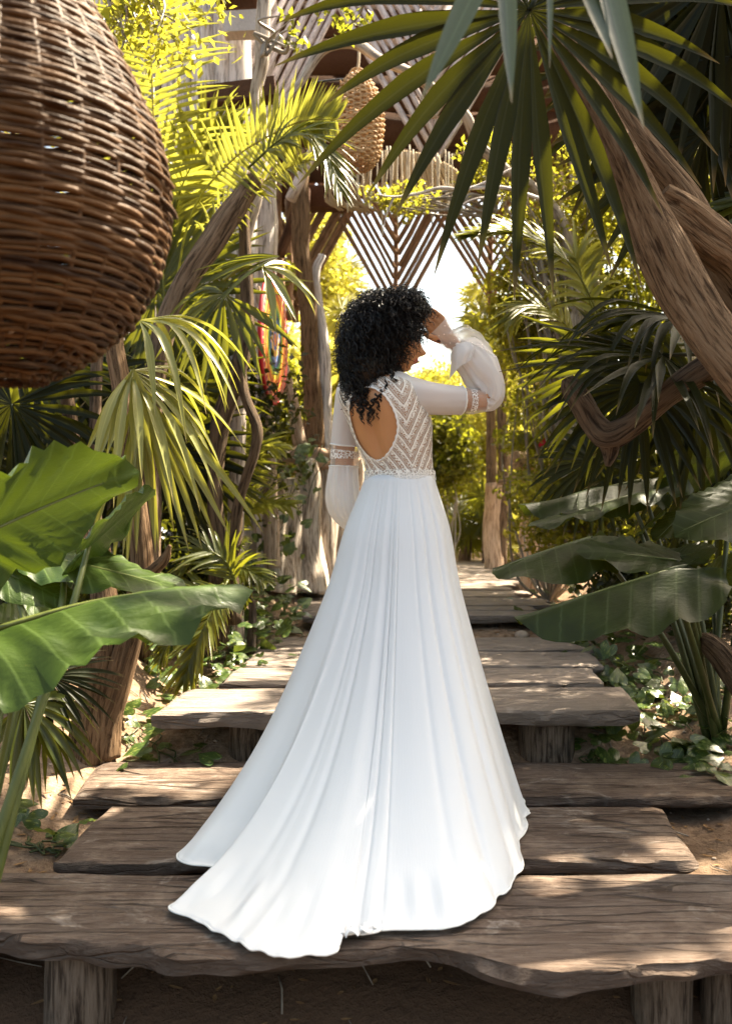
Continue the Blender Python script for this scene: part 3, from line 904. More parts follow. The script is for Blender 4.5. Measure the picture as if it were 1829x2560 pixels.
# posts
def rough_post(parent, pts, mat='pale_wood', sides=18, n=40, rough=.12, name='post', seed=0., rf=2.5):
    m_ = MB(); trunk(m_, pts, n, sides, rough, rf, .5, seed)
    return m_.build(name, M[mat], parent)
rough_post(pg, px([(742, 380, 7.3, 40), (752, 480, 7.3, 44), (757, 600, 7.3, 46), (765, 760, 7.3, 46), (772, 900, 7.3, 46), (778, 1010, 7.3, 48), (782, 1125, 7.3, 58)]), 'bark_warm')
rough_post(pg, px([(806, 640, 7.45, 20), (790, 700, 7.4, 24), (808, 900, 7.4, 34), (815, 1125, 7.4, 44)]), 'pale_wood', seed=3.)
rough_post(pg, px([(640, 720, 6.9, 20), (690, 850, 6.9, 24), (725, 980, 7., 28), (750, 1110, 7.1, 36)]), 'orange_wood', seed=4.)
rough_post(pg, px([(1390, 420, 8.4, 50), (1385, 700, 8.4, 60), (1370, 1000, 8.4, 70), (1360, 1400, 8.4, 90)]), 'orange_wood', seed=5.)
for (a, b, w, mm) in (((700, 640, 7.9), (760, 470, 7.9), 26, 'brown_wood'), ((655, 470, 8.), (668, 800, 8.), 40, 'brown_wood'), ((618, 440, 8.1), (612, 700, 8.1), 40, 'brown_wood'),
                      ((690, 420, 8.2), (700, 760, 8.2), 26, 'pole_brown'), ((722, 500, 8.4), (724, 800, 8.4), 18, 'pole_brown')):
    rough_post(pg, px([(a[0], a[1], a[2], w), ((a[0] + b[0]) / 2, (a[1] + b[1]) / 2, a[2], w * .95), (b[0], b[1], b[2], w)]), mm, 12, 12, name='brace')
pole_between(pg, P(725, 500, 6.8), P(860, 225, 6.8), .035, 'pole')

# twisted driftwood bough the small lantern hangs from
m_ = MB()
trunk(m_, px([(650, 330, 5.9, 18), (745, 215, 5.9, 20), (805, 125, 5.9, 27), (880, 108, 5.9, 30), (950, 150, 5.9, 26), (1030, 185, 5.9, 25), (1105, 240, 6.0, 22), (1165, 290, 6.0, 24), (1195, 360, 6.1, 22), (1260, 425, 6.2, 26), (1330, 470, 6.3, 30), (1400, 560, 6.4, 38), (1430, 700, 6.5, 46), (1440, 900, 6.5, 60), (1440, 1330, 6.5, 80)]), 110, 12, .25, 3., .5, 2.)
o = m_.build('driftwood_bough', M['driftwood'], loc=P(1440, 1330, 6.5))
tag(o, 'twisted grey driftwood bough arching over the path, the small lantern hanging from it', 'bough')
# forked, pale dead branch above
m_ = MB()
for q in ([(1290, 415, 5.6, 5), (1180, 470, 5.6, 9), (1100, 470, 5.6, 9), (1040, 485, 5.6, 8), (985, 492, 5.6, 6), (940, 486, 5.6, 3)], [(1360, 500, 5.6, 9), (1260, 470, 5.6, 10), (1180, 470, 5.6, 9)],
          [(1250, 490, 5.6, 7), (1180, 500, 5.6, 6), (1140, 525, 5.6, 4)], [(985, 492, 5.6, 5), (965, 540, 5.6, 3), (955, 590, 5.6, 2)]):
    trunk(m_, px(q), 24, 6, .2)
o = m_.build('bare_branch', M['pale_wood'], loc=P(1360, 500, 5.6))
tag(o, 'thin pale bare branch reaching in front of the chevron screens, right of the small lantern', 'branch')

# cords hanging from the roof
mc = thing('hanging_cords', 'fringe of pale knotted cords hanging below the small lantern', 'cord fringe', P(960, 400, 6.6))
for k in range(26):
    x = np.interp(k, [0, 25], [868, 1130]) + RNG.uniform(-5, 5)
    if 1035 < x < 1075: continue
    y0 = 372 + .0008 * (x - 1000) ** 2 + RNG.uniform(-10, 10); y1 = y0 + RNG.uniform(60, 150) + (70 if k % 4 == 0 else 0)
    m_ = MB(); tube(m_, crv([P(x, y0, 6.6), P(x + RNG.uniform(-2, 2), (y0 + y1) / 2, 6.6), P(x + RNG.uniform(-3, 3), y1, 6.6)], 10), .0045 + .002 * RNG.random(), 5, .5, .3, 5)
    m_.build('cord', M['cord'], mc)
m_ = MB()
for k in range(60):
    a = RNG.uniform(-1, 1)
    x0 = 990 + a * 150; q = [P(x0, 375 + 50 * a * a, 6.7), P(990 + a * 190, 440 + 60 * abs(a), 6.72), P(990 + a * 120 + RNG.uniform(-40, 40), 545 - 20 * abs(a), 6.75)]
    tube(m_, crv(q, 8), .009, 4, RNG.random())
o = m_.build('straw_swag', M['rope'], mc); o['kind'] = 'stuff'

# ------------------------------------------------------------------ lanterns
def lantern(t, c, prof, nr, tr, nribs, mat, amp, seg=6, each=False):
    """prof rows (z, r) from bottom to top, c axis point; woven rows and ribs"""
    prof = np.array(prof, float)
    zs = np.linspace(prof[0, 0], prof[-1, 0], nr)
    pc = crv(np.stack([prof[:, 1], prof[:, 0], 0 * prof[:, 0]], -1), 200)
    def rad(z): return np.interp(z, pc[:, 1], pc[:, 0])
    m_ = MB()
    nn = nribs * 6
    a = np.linspace(0, 2 * math.pi, nn + 1)
    o = None
    for k, z in enumerate(zs):
        if each: m_ = MB()
        ph = math.pi * (k % 2)
        r = rad(z) + amp * np.cos(a * nribs / 2 + ph) * 1.0
        zz = z + .0025 * np.sin(a * 3 + k * .7) + tr * .55 * fbm(np.stack([np.cos(a) * 3, np.sin(a) * 3, 0 * a + k * 1.37], -1), 3) * 2
        zz[-1] = zz[0]; r[-1] = r[0]
        tt = np.clip(.5 + .45 * RNG.standard_normal(), 0, 1)
        rr = tr * (1 + .16 * np.clip(RNG.standard_normal(), -2, 1.2)) * (1 + .15 * vn(np.stack([a * 4, 0 * a + k, 0 * a], -1)))
        tube(m_, np.stack([c[0] + r * np.cos(a), c[1] + r * np.sin(a), c[2] + zz], -1), rr, seg, tt, 0, 3, False)
        if k % 5 == 2:      # loose cane ends
            b0 = RNG.uniform(0, 6.28)
            aa = np.linspace(b0, b0 + .35, 7)
            tube(m_, np.stack([c[0] + (rad(z) + amp + tr * .9 + np.linspace(0, tr, 7)) * np.cos(aa), c[1] + (rad(z) + amp + tr * .9 + np.linspace(0, tr, 7)) * np.sin(aa), c[2] + z + tr + 0 * aa], -1), tr * .8, seg, RNG.random())
        if each: o = m_.build('cane_strand', M[mat], t)
    o = None if each else m_.build('woven_cane', M[mat], t)
    m_ = MB()
    for k in range(nribs):
        b = 2 * math.pi * (k + .5) / nribs
        z = np.linspace(prof[0, 0], prof[-1, 0], 26)
        tube(m_, np.stack([c[0] + rad(z) * math.cos(b), c[1] + rad(z) * math.sin(b), c[2] + z], -1), tr * .9, 5, .3)
    m_.build('rib', M[mat], t)['kind'] = 'stuff'
    return o
D1 = 1.62
sc = D1 / F
ax = P(18, 500, D1 + .0)
lt = thing('wicker_lantern', 'large brown bulb-shaped wicker lantern hanging close on the left, cut by the frame', 'lantern', ax)
pr = [(946, 70), (925, 135), (898, 180), (860, 235), (825, 270), (780, 310), (720, 345), (650, 372), (560, 392), (484, 394), (410, 387), (349, 376), (290, 352), (236, 328), (180, 300), (124, 272), (80, 246), (39, 222), (0, 200), (-60, 165), (-120, 125), (-170, 90)]
lantern(lt, ax, [((500 - y_) * sc, r_ * sc * 1.0) for y_, r_ in pr], 100, .0056, 28, 'wicker', .0030, each=True)
m_ = MB(); tube(m_, [ax + [0, 0, .5], ax + [0, 0, 2.2]], .008, 6); m_.build('rope', M['rope'], lt)
m_ = MB(); a = np.linspace(0, 2 * math.pi, 60)
for k in range(4):
    tube(m_, np.stack([ax[0] + (.052 + .006 * k) * np.cos(a), ax[1] + (.052 + .006 * k) * np.sin(a), ax[2] - 446 * sc + .006 * np.sin(a * 20 + k * 2) + 0 * a], -1), .0055, 6, .3, caps=False)
m_.build('rim', M['wicker'], lt)

D2 = 6.0; sc = D2 / F
ax = P(893, 300, D2)
l2 = thing('wicker_lantern', 'small straw-coloured wicker lantern hanging from the twisted driftwood bough', 'lantern', ax)
pr = [(418, 34), (405, 46), (390, 52), (360, 58), (330, 62), (295, 64), (265, 60), (240, 52), (215, 38), (198, 26), (190, 20)]
lantern(l2, ax, [((300 - y_) * sc, r_ * sc) for y_, r_ in pr], 36, .0078, 24, 'wicker_pale', .010, 5)
m_ = MB(); a = np.linspace(0, math.pi, 14)
tube(m_, np.stack([ax[0] + .055 * np.cos(a), ax[1] + 0 * a, ax[2] + 108 * sc + .06 * np.sin(a)], -1), .008, 6); m_.build('handle', M['wicker_pale'], l2)
m_ = MB(); tube(m_, crv([ax + [0, 0, 108 * sc + .03], ax + [.01, 0, .42], ax + [0.01, 0, .53]], 8), .009, 6); m_.build('rope', M['cord'], l2)
m_ = MB(); trunk(m_, [list(P(780, 215, 6.1)) + [.006], list(P(790, 205, 6.1)) + [.006], list(P(860, 198, 6.05)) + [.006], list(P(890, 205, 6.)) + [.005]], 20, 6, 0)
o = m_.build('cable', M['cable'], l2)

# ------------------------------------------------------------------ hanging round mandala
mn = thing('mandala', 'colourful round beaded mandala turned nearly edge-on, hanging among the left palms', 'mandala', P(684, 850, 6.4))
c = P(684, 850, 6.4); R = 155 * 6.4 / F
n = 40
axh = nrm(np.array([.10, .995, -.02])); vv = np.array([0.02, 0, 1.])
ax3 = nrm(np.cross(axh, vv))
ring = np.linspace(0, 1, 9); an = np.linspace(0, 2 * math.pi, 48, endpoint=False)
V = []; L = []
for s_, off in ((1, -.012), (-1, .012)):
    for r_ in ring:
        for a_ in an:
            V.append(c + (axh * math.cos(a_) + vv * math.sin(a_)) * R * r_ + ax3 * off); L.append((math.cos(a_) * r_, math.sin(a_) * r_, 0))
g1 = gridf(9, 48, True)
V = np.array(V)
rim = np.stack([8 * 48 + np.arange(48), 8 * 48 + (np.arange(48) + 1) % 48, 17 * 48 + (np.arange(48) + 1) % 48, 17 * 48 + np.arange(48)], -1)
m_ = MB(); m_.add(V, [g1, g1[:, ::-1] + 9 * 48, rim], .5, np.array(L)); m_.build('disc', M['mandala'], mn)
m_ = MB(); a = np.linspace(0, 2 * math.pi, 60); tube(m_, c + (axh * np.cos(a)[:, None] + vv * np.sin(a)[:, None]) * (R + .008), .016, 6, .5, caps=False); m_.build('rim', M['petal'], mn)
m_ = MB(); tube(m_, [c + [0, 0, R], c + [.02, 0, R + .9]], .005, 5); m_.build('cord', M['cord'], mn)

# ------------------------------------------------------------------ palisade of pale logs, left background
pl = thing('log_palisade', 'pale whitewashed log wall standing behind the yellow palms, upper left', 'palisade', P(520, 900, 7.0))
for k, (x, w, dd) in enumerate(((250, 60, 7.6), (310, 66, 7.5), (372, 60, 7.5), (432, 64, 7.4), (470, 54, 7.0), (512, 62, 6.9), (556, 56, 6.9), (604, 60, 6.9), (655, 60, 7.6))):
    rough_post(pl, px([(x + 4, -160, dd, w * .9), (x, 100, dd, w), (x - 3, 350, dd, w * 1.05), (x + 2, 600, dd, w * 1.1), (x, 900, dd, w * 1.1), (x, 1490, dd, w * 1.15)]), 'pale_wood', 14, 24, .10, 'log', seed=k * 2.)
box_beam(pl, P(540, -20, 6.6), P(660, -20, 6.6), .2, .18)
box_beam(pl, P(500, 250, 6.6), P(690, 225, 6.6), .16, .14)
box_beam(pl, P(560, 65, 6.62), P(665, 60, 6.62), .14, .16, 'pale_wood')

# carved stump wall at left of the path
sw = thing('stump_wall', 'wall of sandy split tree stumps left of the path, creepers growing over it', 'stump wall', P(770, 1440, 7.2))
for k, (x, w, yt, dd) in enumerate(((722, 60, 1195, 7.0), (762, 70, 1150, 7.15), (806, 60, 1120, 7.35), (838, 50, 1110, 7.7), (864, 44, 1120, 8.2), (885, 44, 1130, 9.), (690, 60, 1240, 6.8))):
    rough_post(sw, px([(x, yt, dd, w * .8), (x + 3, yt + 60, dd, w * .95), (x, (yt + 1440) / 2, dd, w * 1.0), (x - 2, 1400, dd, w * 1.2), (x, 1480, dd, w * 1.5)]), 'stump_pale', 24, 60, .34, 'stump', seed=k * 3.1, rf=3.5)
# ledge
m_ = MB(); blob(m_, P(775, 1150, 7.6), (.38, .5, .12), 2., .5, 14, 24, .4); m_.build('ledge', M['orange_wood'], sw)

# stripped trunk pillar at right of the path, with a cut branch end
rp = thing('wooden_pillar', 'thick stripped orange tree-trunk pillar on the right of the boardwalk', 'pillar', P(1352, 1470, 8.3))
for k, (x, w, yt) in enumerate(((1325, 56, 1160), (1362, 60, 1100), (1395, 50, 1140))):
    rough_post(rp, px([(x + 10, yt, 8.3, w * .6), (x + 6, yt + 120, 8.3, w * .9), (x, 1350, 8.3, w), (x - 2, 1490, 8.3, w * 1.15)]), 'orange_wood', 18, 40, .22, 'trunk_section', seed=k * 5.)
m_ = MB(); trunk(m_, px([(1350, 1156, 8.1, 26), (1320, 1152, 8.0, 44), (1290, 1150, 7.9, 46), (1284, 1150, 7.88, 40)]), 14, 14, .1); m_.build('cut_branch', M['orange_wood'], rp)
m_ = MB(); trunk(m_, px([(1400, 1230, 8.1, 30), (1330, 1215, 8.1, 26), (1280, 1200, 8.1, 24), (1240, 1205, 8.1, 18)]), 18, 10, .2); m_.build('branch', M['orange_wood'], rp)
r2 = thing('wooden_pillar', 'short pale square-topped post further along, left of the orange pillar', 'post', P(1232, 1390, 11.))
rough_post(r2, px([(1232, 1208, 11., 44), (1232, 1300, 11., 46), (1234, 1440, 11., 54)]), 'orange_wood', 14, 14, .08)
# ------------------------------------------------------------------ the woman
bride = thing('person', 'woman with black curly hair in a white open-back wedding dress, right hand at her forehead', 'person', (.11, 3.0, 0))
PSI = math.radians(38)
RX = np.array([math.cos(PSI), -math.sin(PSI), 0]); FW = np.array([math.sin(PSI), math.cos(PSI), 0])
TORSO = np.array([   # z, px centre x, half width, half depth
    (.80, 1004, .140, .105), (.90, 1003, .146, .110), (.98, 1001, .138, .106), (1.06, 999, .122, .096), (1.12, 998, .114, .090), (1.17, 992, .117, .092), (1.23, 983, .128, .102),
    (1.29, 974, .139, .112), (1.34, 963, .147, .110), (1.38, 953, .152, .100), (1.41, 946, .146, .086), (1.435, 943, .118, .070), (1.455, 943, .072, .058), (1.47, 944, .05, .05)])
def torso_pt(z, a, off=0.):
    z = np.asarray(z, float); a = np.asarray(a, float)
    T = crv(TORSO, 120); T = T[np.argsort(T[:, 0])]
    cx = (np.interp(z, T[:, 0], T[:, 1]) - CX) * 3 / F
    A = np.interp(z, T[:, 0], T[:, 2]) + off; B = np.interp(z, T[:, 0], T[:, 3]) + off
    ca, sa = np.cos(a), np.sin(a)
    n = 2.35
    ex = np.sign(ca) * np.abs(ca) ** (2 / n) * A
    ey = np.sign(sa) * np.abs(sa) ** (2 / n) * B
    # bust, shoulder blades, spine groove
    bust = .045 * np.exp(-((z - 1.30) / .05) ** 2) * np.exp(-((np.abs(ex) - .06) / .045) ** 2) * (sa > 0) * sa
    sp = -.016 * np.exp(-(ex / .020) ** 2) * (sa < 0) * np.clip(-sa, 0, 1) * np.exp(-((z - 1.24) / .14) ** 2)
    bl = .012 * np.exp(-((z - 1.36) / .045) ** 2) * np.exp(-((np.abs(ex) - .07) / .035) ** 2) * (sa < 0)
    ey = ey + bust - np.where(sa < 0, sp + bl, 0)
    p = ex[..., None] * RX + ey[..., None] * FW
    p = p + np.stack([cx, np.full_like(cx, 3.0), z], -1)
    return p

tmp = MB()
Z = np.concatenate([np.linspace(.80, 1.47, 60)]); A_ = np.linspace(0, 2 * math.pi, 64, endpoint=False)
zz, aa = np.meshgrid(Z, A_, indexing='ij')
tmp.add(torso_pt(zz, aa).reshape(-1, 3), [gridf(60, 64, True), np.arange(64)[None, ::-1], (np.arange(64) + 59 * 64)[None]])
def limb(rows, n=24, sides=14):
    c = crv(rows, n); tube(tmp, c[:, :3], np.maximum(c[:, 3], .002), sides)
def pr_(x, y, d, r): return list(P(x, y, d)) + [r]
# neck
limb([pr_(945, 975, 3.0, .062), pr_(952, 950, 3.0, .052), pr_(965, 915, 3.0, .050), pr_(975, 880, 3.0, .055)])
# right arm (raised), shoulder first
limb([pr_(960, 985, 2.97, .045), pr_(1000, 985, 2.94, .052), pr_(1060, 990, 2.95, .046), pr_(1130, 995, 2.98, .041), pr_(1185, 1000, 3.0, .036), pr_(1215, 996, 3.02, .032), pr_(1224, 980, 3.03, .030)])
limb([pr_(1222, 994, 3.02, .026), pr_(1218, 970, 3.03, .033), pr_(1195, 930, 3.05, .034), pr_(1160, 890, 3.07, .027), pr_(1138, 864, 3.08, .021), pr_(1128, 852, 3.08, .021)])
# left arm, down and forward
limb([pr_(905, 985, 3.05, .045), pr_(880, 992, 3.09, .046), pr_(868, 1050, 3.11, .041), pr_(862, 1120, 3.12, .036), pr_(860, 1170, 3.12, .034), pr_(864, 1190, 3.12, .032)])
limb([pr_(860, 1175, 3.12, .033), pr_(880, 1225, 3.2, .030), pr_(915, 1270, 3.28, .023), pr_(930, 1285, 3.31, .02)])
limb([pr_(930, 1285, 3.31, .02), pr_(950, 1300, 3.33, .025), pr_(965, 1318, 3.34, .022), pr_(975, 1335, 3.34, .010)])
for k in range(4):
    limb([pr_(962 + 5 * k, 1312 - 3 * k, 3.33 + .012 * k, .009), pr_(974 + 5 * k, 1335 - 3 * k, 3.35 + .012 * k, .008), pr_(976 + 5 * k, 1358 - 4 * k, 3.34 + .012 * k, .006)], 8, 8)
# legs and feet
for sg in (-1, 1):
    h = np.array([.115, 3.0, .86]) + RX * .09 * sg
    f_ = np.array([.10, 3.02, .10]) + RX * .07 * sg
    limb([list(h) + [.09], list(h * .65 + f_ * .35) + [.072], list(h * .45 + f_ * .55) + [.055], list(h * .25 + f_ * .75) + [.052], list(f_) + [.034]])
    limb([list(f_ + FW * -.03) + [.03], list(f_ + FW * .06 + [0, 0, -.03]) + [.032], list(f_ + FW * .14 + [0, 0, -.07]) + [.03], list(f_ + FW * .18 + [0, 0, -.075]) + [.018]], 12, 10)
# right hand: palm plus four fingers and a thumb closing towards the forehead
wr = np.array(P(1132, 858, 3.08)); kn = np.array(P(1086, 806, 3.07))
hd = nrm(kn - wr); hs = nrm(np.array(P(1086, 806, 3.07)) - np.array(P(1103, 838, 3.10)))
for q, (o1, o2, r1, r2) in enumerate(((-.020, -.031, .013, .0105), (-.008, -.011, .0145, .0115), (.005, .010, .0145, .0115), (.016, .029, .013, .0105))):
    lat = nrm(np.cross(hd, np.array([0, -1., 0])))
    limb([list(wr + lat * o1 * .7) + [.014], list(wr * .5 + kn * .5 + lat * (o1 * .9)) + [.0145], list(kn + lat * o2) + [.012]], 10, 8)
lat = nrm(np.cross(hd, np.array([0, -1., 0])))        # towards the thumb side or away
sgn = 1 if (lat @ np.array([1., 0, 1.])) > 0 else -1  # + = upper right (little finger side)
tips = [((1048, 770), .0075), ((1042, 778), .0078), ((1040, 788), .0082), ((1046, 800), .0080)]
for q in range(4):
    off = (.031 - .0205 * q) * sgn
    b0 = kn + lat * off
    tp = np.array(P(tips[q][0][0] + 6, tips[q][0][1] + 4 + 4 * q, 3.045 + .004 * q))
    md = b0 * .5 + tp * .5 + np.array([0.002, 0, .010])
    limb([list(b0 - hd * .012) + [.0105], list(b0 * .6 + md * .4) + [.0092], list(md) + [.0088], list(md * .45 + tp * .55) + [.0080], list(tp) + [.0062]], 12, 8)
t0 = wr * .62 + kn * .38 - lat * sgn * .026
limb([list(t0) + [.014], list(P(1085, 846, 3.05)) + [.0125], list(P(1066, 838, 3.03)) + [.0100], list(P(1052, 828, 3.02)) + [.0072]], 12, 8)
# head
HCn = P(980, 848, 3.0)
hy = math.radians(12)
hf = nrm(np.array([math.cos(hy), math.sin(hy), -.12])); hs_ = nrm(np.cross(hf, [0, 0, 1.])); hu = np.cross(hs_, hf)
nu_, nv_ = 90, 110
th = np.linspace(.02, math.pi - .02, nu_)[:, None]; ph = np.linspace(-math.pi, math.pi, nv_, endpoint=False)[None]
X_ = np.sin(th) * np.cos(ph); Y_ = np.sin(th) * np.sin(ph); Z_ = np.cos(th) + 0 * ph
f_ = X_ * .094; s_ = Y_ * .074; u_ = Z_ * .112
low = np.clip(-u_ / .112, 0, 1)
s_ = s_ * (1 - .38 * low ** 1.6)
f_ = np.where(f_ < 0, f_ * (1 - .75 * low ** 1.2), f_)
f_ = f_ + .030 * low * (f_ > -.02) * np.clip((f_ + .02) / .06, 0, 1) * .6
fr = np.clip(X_, 0, 1) > .05
def bumpf(u0, su, ss, am, s0=0.):
    return am * np.exp(-((u_ - u0) / su) ** 2 - ((np.abs(s_) - s0) / ss) ** 2) * fr
f_ = f_ + bumpf(-.030, .011, .011, .026) + bumpf(-.012, .018, .008, .014) + bumpf(-.040, .008, .014, .008) + bumpf(-.058, .006, .020, .010) + bumpf(-.068, .006, .018, .010) + bumpf(-.098, .016, .020, .010) \
    + bumpf(.028, .012, .04, .005) - bumpf(.004, .012, .014, .010, .031) + bumpf(-.03, .016, .014, .006, .036) - bumpf(-.081, .006, .02, .004)
HP = HCn + f_[..., None] * hf + s_[..., None] * hs_ + u_[..., None] * hu
tmp.add(HP.reshape(-1, 3), [gridf(nu_, nv_, True)[:, ::-1], np.arange(nv_)[None], (np.arange(nv_)[::-1] + (nu_ - 1) * nv_)[None]])
ear_c = HCn - hf * .008 - hs_ * -.0 - hu * .015
for sg in (-1, 1):
    e = HCn - hf * .005 + hs_ * .072 * sg - hu * .018
    limb([list(e + hu * .028) + [.007], list(e - hf * .010 + hu * .02) + [.008], list(e - hf * .012) + [.008], list(e - hu * .022 + hf * .002) + [.008]], 10, 8)
raw = tmp.build('body_raw', M['skin'], None)
md = raw.modifiers.new('r', 'REMESH'); md.mode = 'VOXEL'; md.voxel_size = .0042; md.use_smooth_shade = True
md = raw.modifiers.new('s', 'SMOOTH'); md.factor = .5; md.iterations = 3
dg = bpy.context.evaluated_depsgraph_get()
me = bpy.data.meshes.new_from_object(raw.evaluated_get(dg))
bpy.data.objects.remove(raw)
me.name = 'body'
me.transform(Matrix.Translation(Vector(-np.array(WL[bride.name]))))
body = bpy.data.objects.new('body', me); COL.objects.link(body); body.parent = bride
me.materials.clear(); me.materials.append(M['skin'])
me.polygons.foreach_set('use_smooth', np.ones(len(me.polygons), bool))
co = np.zeros(len(me.vertices) * 3, np.float32); me.vertices.foreach_get('co', co); co = co.reshape(-1, 3) + WL[bride.name]
rel = co - HCn; lf, ls, lu = rel @ hf, rel @ hs_, rel @ hu
tt = np.zeros(len(co))
lip = (lf > .075) & (np.abs(ls) < .026 - np.abs(lu + .062) * .6) & (lu > -.075) & (lu < -.051)
tt[lip] = .5
eye = (lf > .055) & (np.abs(np.abs(ls) - .031) < .016) & (np.abs(lu - .001) < .0045)
brow = (lf > .05) & (np.abs(np.abs(ls) - .032) < .020) & (np.abs(lu - .026 + .12 * np.abs(np.abs(ls) - .03)) < .0042)
tt[eye | brow] = 1.
if 'tint' in me.attributes: me.attributes.remove(me.attributes['tint'])
at_ = me.attributes.new('tint', 'FLOAT', 'POINT'); at_.data.foreach_set('value', tt.astype(np.float32))
# teeth, a sliver between the lips
m_ = MB(); tube(m_, [HCn + hf * (.0985 - .25 * abs(k) * abs(k) * 12) + hs_ * k - hu * .0635 for k in np.linspace(-.016, .016, 9)], .0028, 6)
m_.build('teeth', M['trim_solid'], body, loc=WL[bride.name])

# ---- bodice of lace with the tear-drop opening
nz, na = 150, 330
z_ = np.linspace(1.108, 1.438, nz); a_ = np.linspace(0, 2 * math.pi, na, endpoint=False)
zz, aa = np.meshgrid(z_, a_, indexing='ij')
BP = torso_pt(zz, aa, .006)
def proj(p): return CX + F * p[..., 0] / p[..., 1], CY - F * (p[..., 2] - HC) / p[..., 1]
bx, by = proj(BP)
back = (np.sin(aa) < .35)
DROP = [(930, 968), (905, 970), (885, 984), (876, 1002), (873, 1024), (877, 1052), (886, 1083), (899, 1112), (918, 1136), (936, 1148), (947, 1151), (960, 1144), (976, 1125), (988, 1100), (994, 1074), (992, 1048), (983, 1022), (970, 1000), (955, 982)]
dp = crv(np.array(DROP + DROP[:1], float), 120)[:-1]
def inside(x, y, poly):
    r = np.zeros(x.shape, bool)
    x1, y1 = poly[:, 0], poly[:, 1]; x2, y2 = np.roll(x1, -1), np.roll(y1, -1)
    for k in range(len(poly)):
        c = ((y1[k] > y) != (y2[k] > y)) & (x < (x2[k] - x1[k]) * (y - y1[k]) / (y2[k] - y1[k] + 1e-9) + x1[k])
        r ^= c
    return r
ins = inside(bx, by, dp) & back
fa = gridf(nz, na, True)
fi = ins.reshape(-1)[fa]
fa = fa[~fi.all(1)]
# pull the cut vertices onto the outline so that the edge is clean
edge_v = np.unique(fa[ins.reshape(-1)[fa]])
BPf = BP.reshape(-1, 3)
bxf, byf = bx.reshape(-1), by.reshape(-1)
for i in edge_v:
    d2 = (dp[:, 0] - bxf[i]) ** 2 + (dp[:, 1] - byf[i]) ** 2
    j = d2.argmin()
    BPf[i, 0] += (dp[j, 0] - bxf[i]) * 3 / F; BPf[i, 2] -= (dp[j, 1] - byf[i]) * 3 / F
    bxf[i], byf[i] = dp[j]
# lace coordinates: metres round the body from the seam under the right arm
seam = 2 * math.pi - .62
da = (aa - seam + math.pi) % (2 * math.pi) - math.pi
luv = np.stack([da * .115, zz - 1.10, 0 * zz], -1)
dist = np.sqrt(((bxf[:, None] - dp[None, ::3, 0]) ** 2 + (byf[:, None] - dp[None, ::3, 1]) ** 2).min(1)).reshape(nz, na)
bt = np.where(back, np.clip(1.25 - dist / 7, 0, 1), 0)
bt = np.maximum(bt, np.clip(1 - (zz - 1.108) / .012, 0, 1))
m_ = MB(); m_.add(BPf, fa, bt.reshape(-1), luv)
m_.build('bodice', M['lace'], bride)
bod = [o for o in bride.children if o.name.startswith('bodice')][0]
ed = []
okb = back.reshape(-1)
for (x, y) in dp:
    d2 = (bxf - x) ** 2 + (byf - y) ** 2 + np.where(okb, 0, 1e6)
    k = np.argsort(d2)[:4]; ed.append(BPf[k].mean(0))
ed = np.array(ed)
for _ in range(2): ed = (np.roll(ed, 1, 0) + ed * 2 + np.roll(ed, -1, 0)) / 4
m_ = MB(); tube(m_, np.vstack([ed, ed[:1]]) + [0, -.002, 0], .0035 + .0012 * np.sin(np.arange(len(ed) + 1) * 1.6), 6, 1, caps=False)
m_.build('trim', M['trim_solid'], bod, loc=WL[bride.name])
# waistband of lace
a_ = np.linspace(0, 2 * math.pi, 200, endpoint=False); z_ = np.linspace(1.098, 1.128, 10)
zz, aa = np.meshgrid(z_, a_, indexing='ij')
V = torso_pt(zz, aa, .010); V[..., 2] += .004 * np.abs(np.sin(aa * 40)) * (zz > 1.12)
m_ = MB(); m_.add(V.reshape(-1, 3), gridf(10, 200, True), .15, np.stack([aa * .11, zz, 0 * zz], -1))
m_.build('waistband', M['trim'], bod, loc=WL[bride.name])

# ---- skirt with its train
HEM = [  # x, y, z, waist angle
    (.53, 2.86, .0, -10), (.50, 3.1, .0, 15), (.38, 3.3, .0, 45), (.1, 3.38, .0, 90), (-.2, 3.3, .0, 130), (-.38, 3.05, .0, 158), (-.47, 2.75, .0, 178), (-.525, 2.56, .008, 192),
    (-.52, 2.455, .006, 199), (-.43, 2.425, -.004, 205), (-.385, 2.38, .008, 210), (-.43, 2.26, .008, 217), (-.478, 2.175, .008, 224), (-.415, 2.12, .008, 229), (-.355, 2.05, .012, 234), (-.30, 2.00, .012, 239), (-.225, 1.945, .012, 245),
    (-.14, 1.938, .010, 251), (-.068, 1.945, .012, 257), (-.058, 2.01, .012, 260), (-.005, 2.02, .012, 264), (.045, 2.05, .010, 269), (.13, 2.065, .008, 275), (.215, 2.085, .008, 281), (.306, 2.18, .008, 292), (.368, 2.305, .008, 304),
    (.43, 2.45, .004, 316), (.462, 2.57, .004, 327), (.505, 2.72, .0, 338), (.53, 2.86, .0, 350)]
hm = crv(HEM[:-1] + [HEM[-1]], 720)[:-1]
# parametrise evenly by a blend of waist angle and hem length
seg = np.linalg.norm(np.diff(np.vstack([hm, hm[:1]])[:, :2], axis=0), axis=1)
S_ = np.cumsum(seg) / seg.sum()
NH, NVt = len(hm), 90
ang = np.radians(hm[:, 3])
t = np.linspace(0, 1, NVt)
zw = 1.112
wc = np.array([(998 - CX) * 3 / F, 3.0])
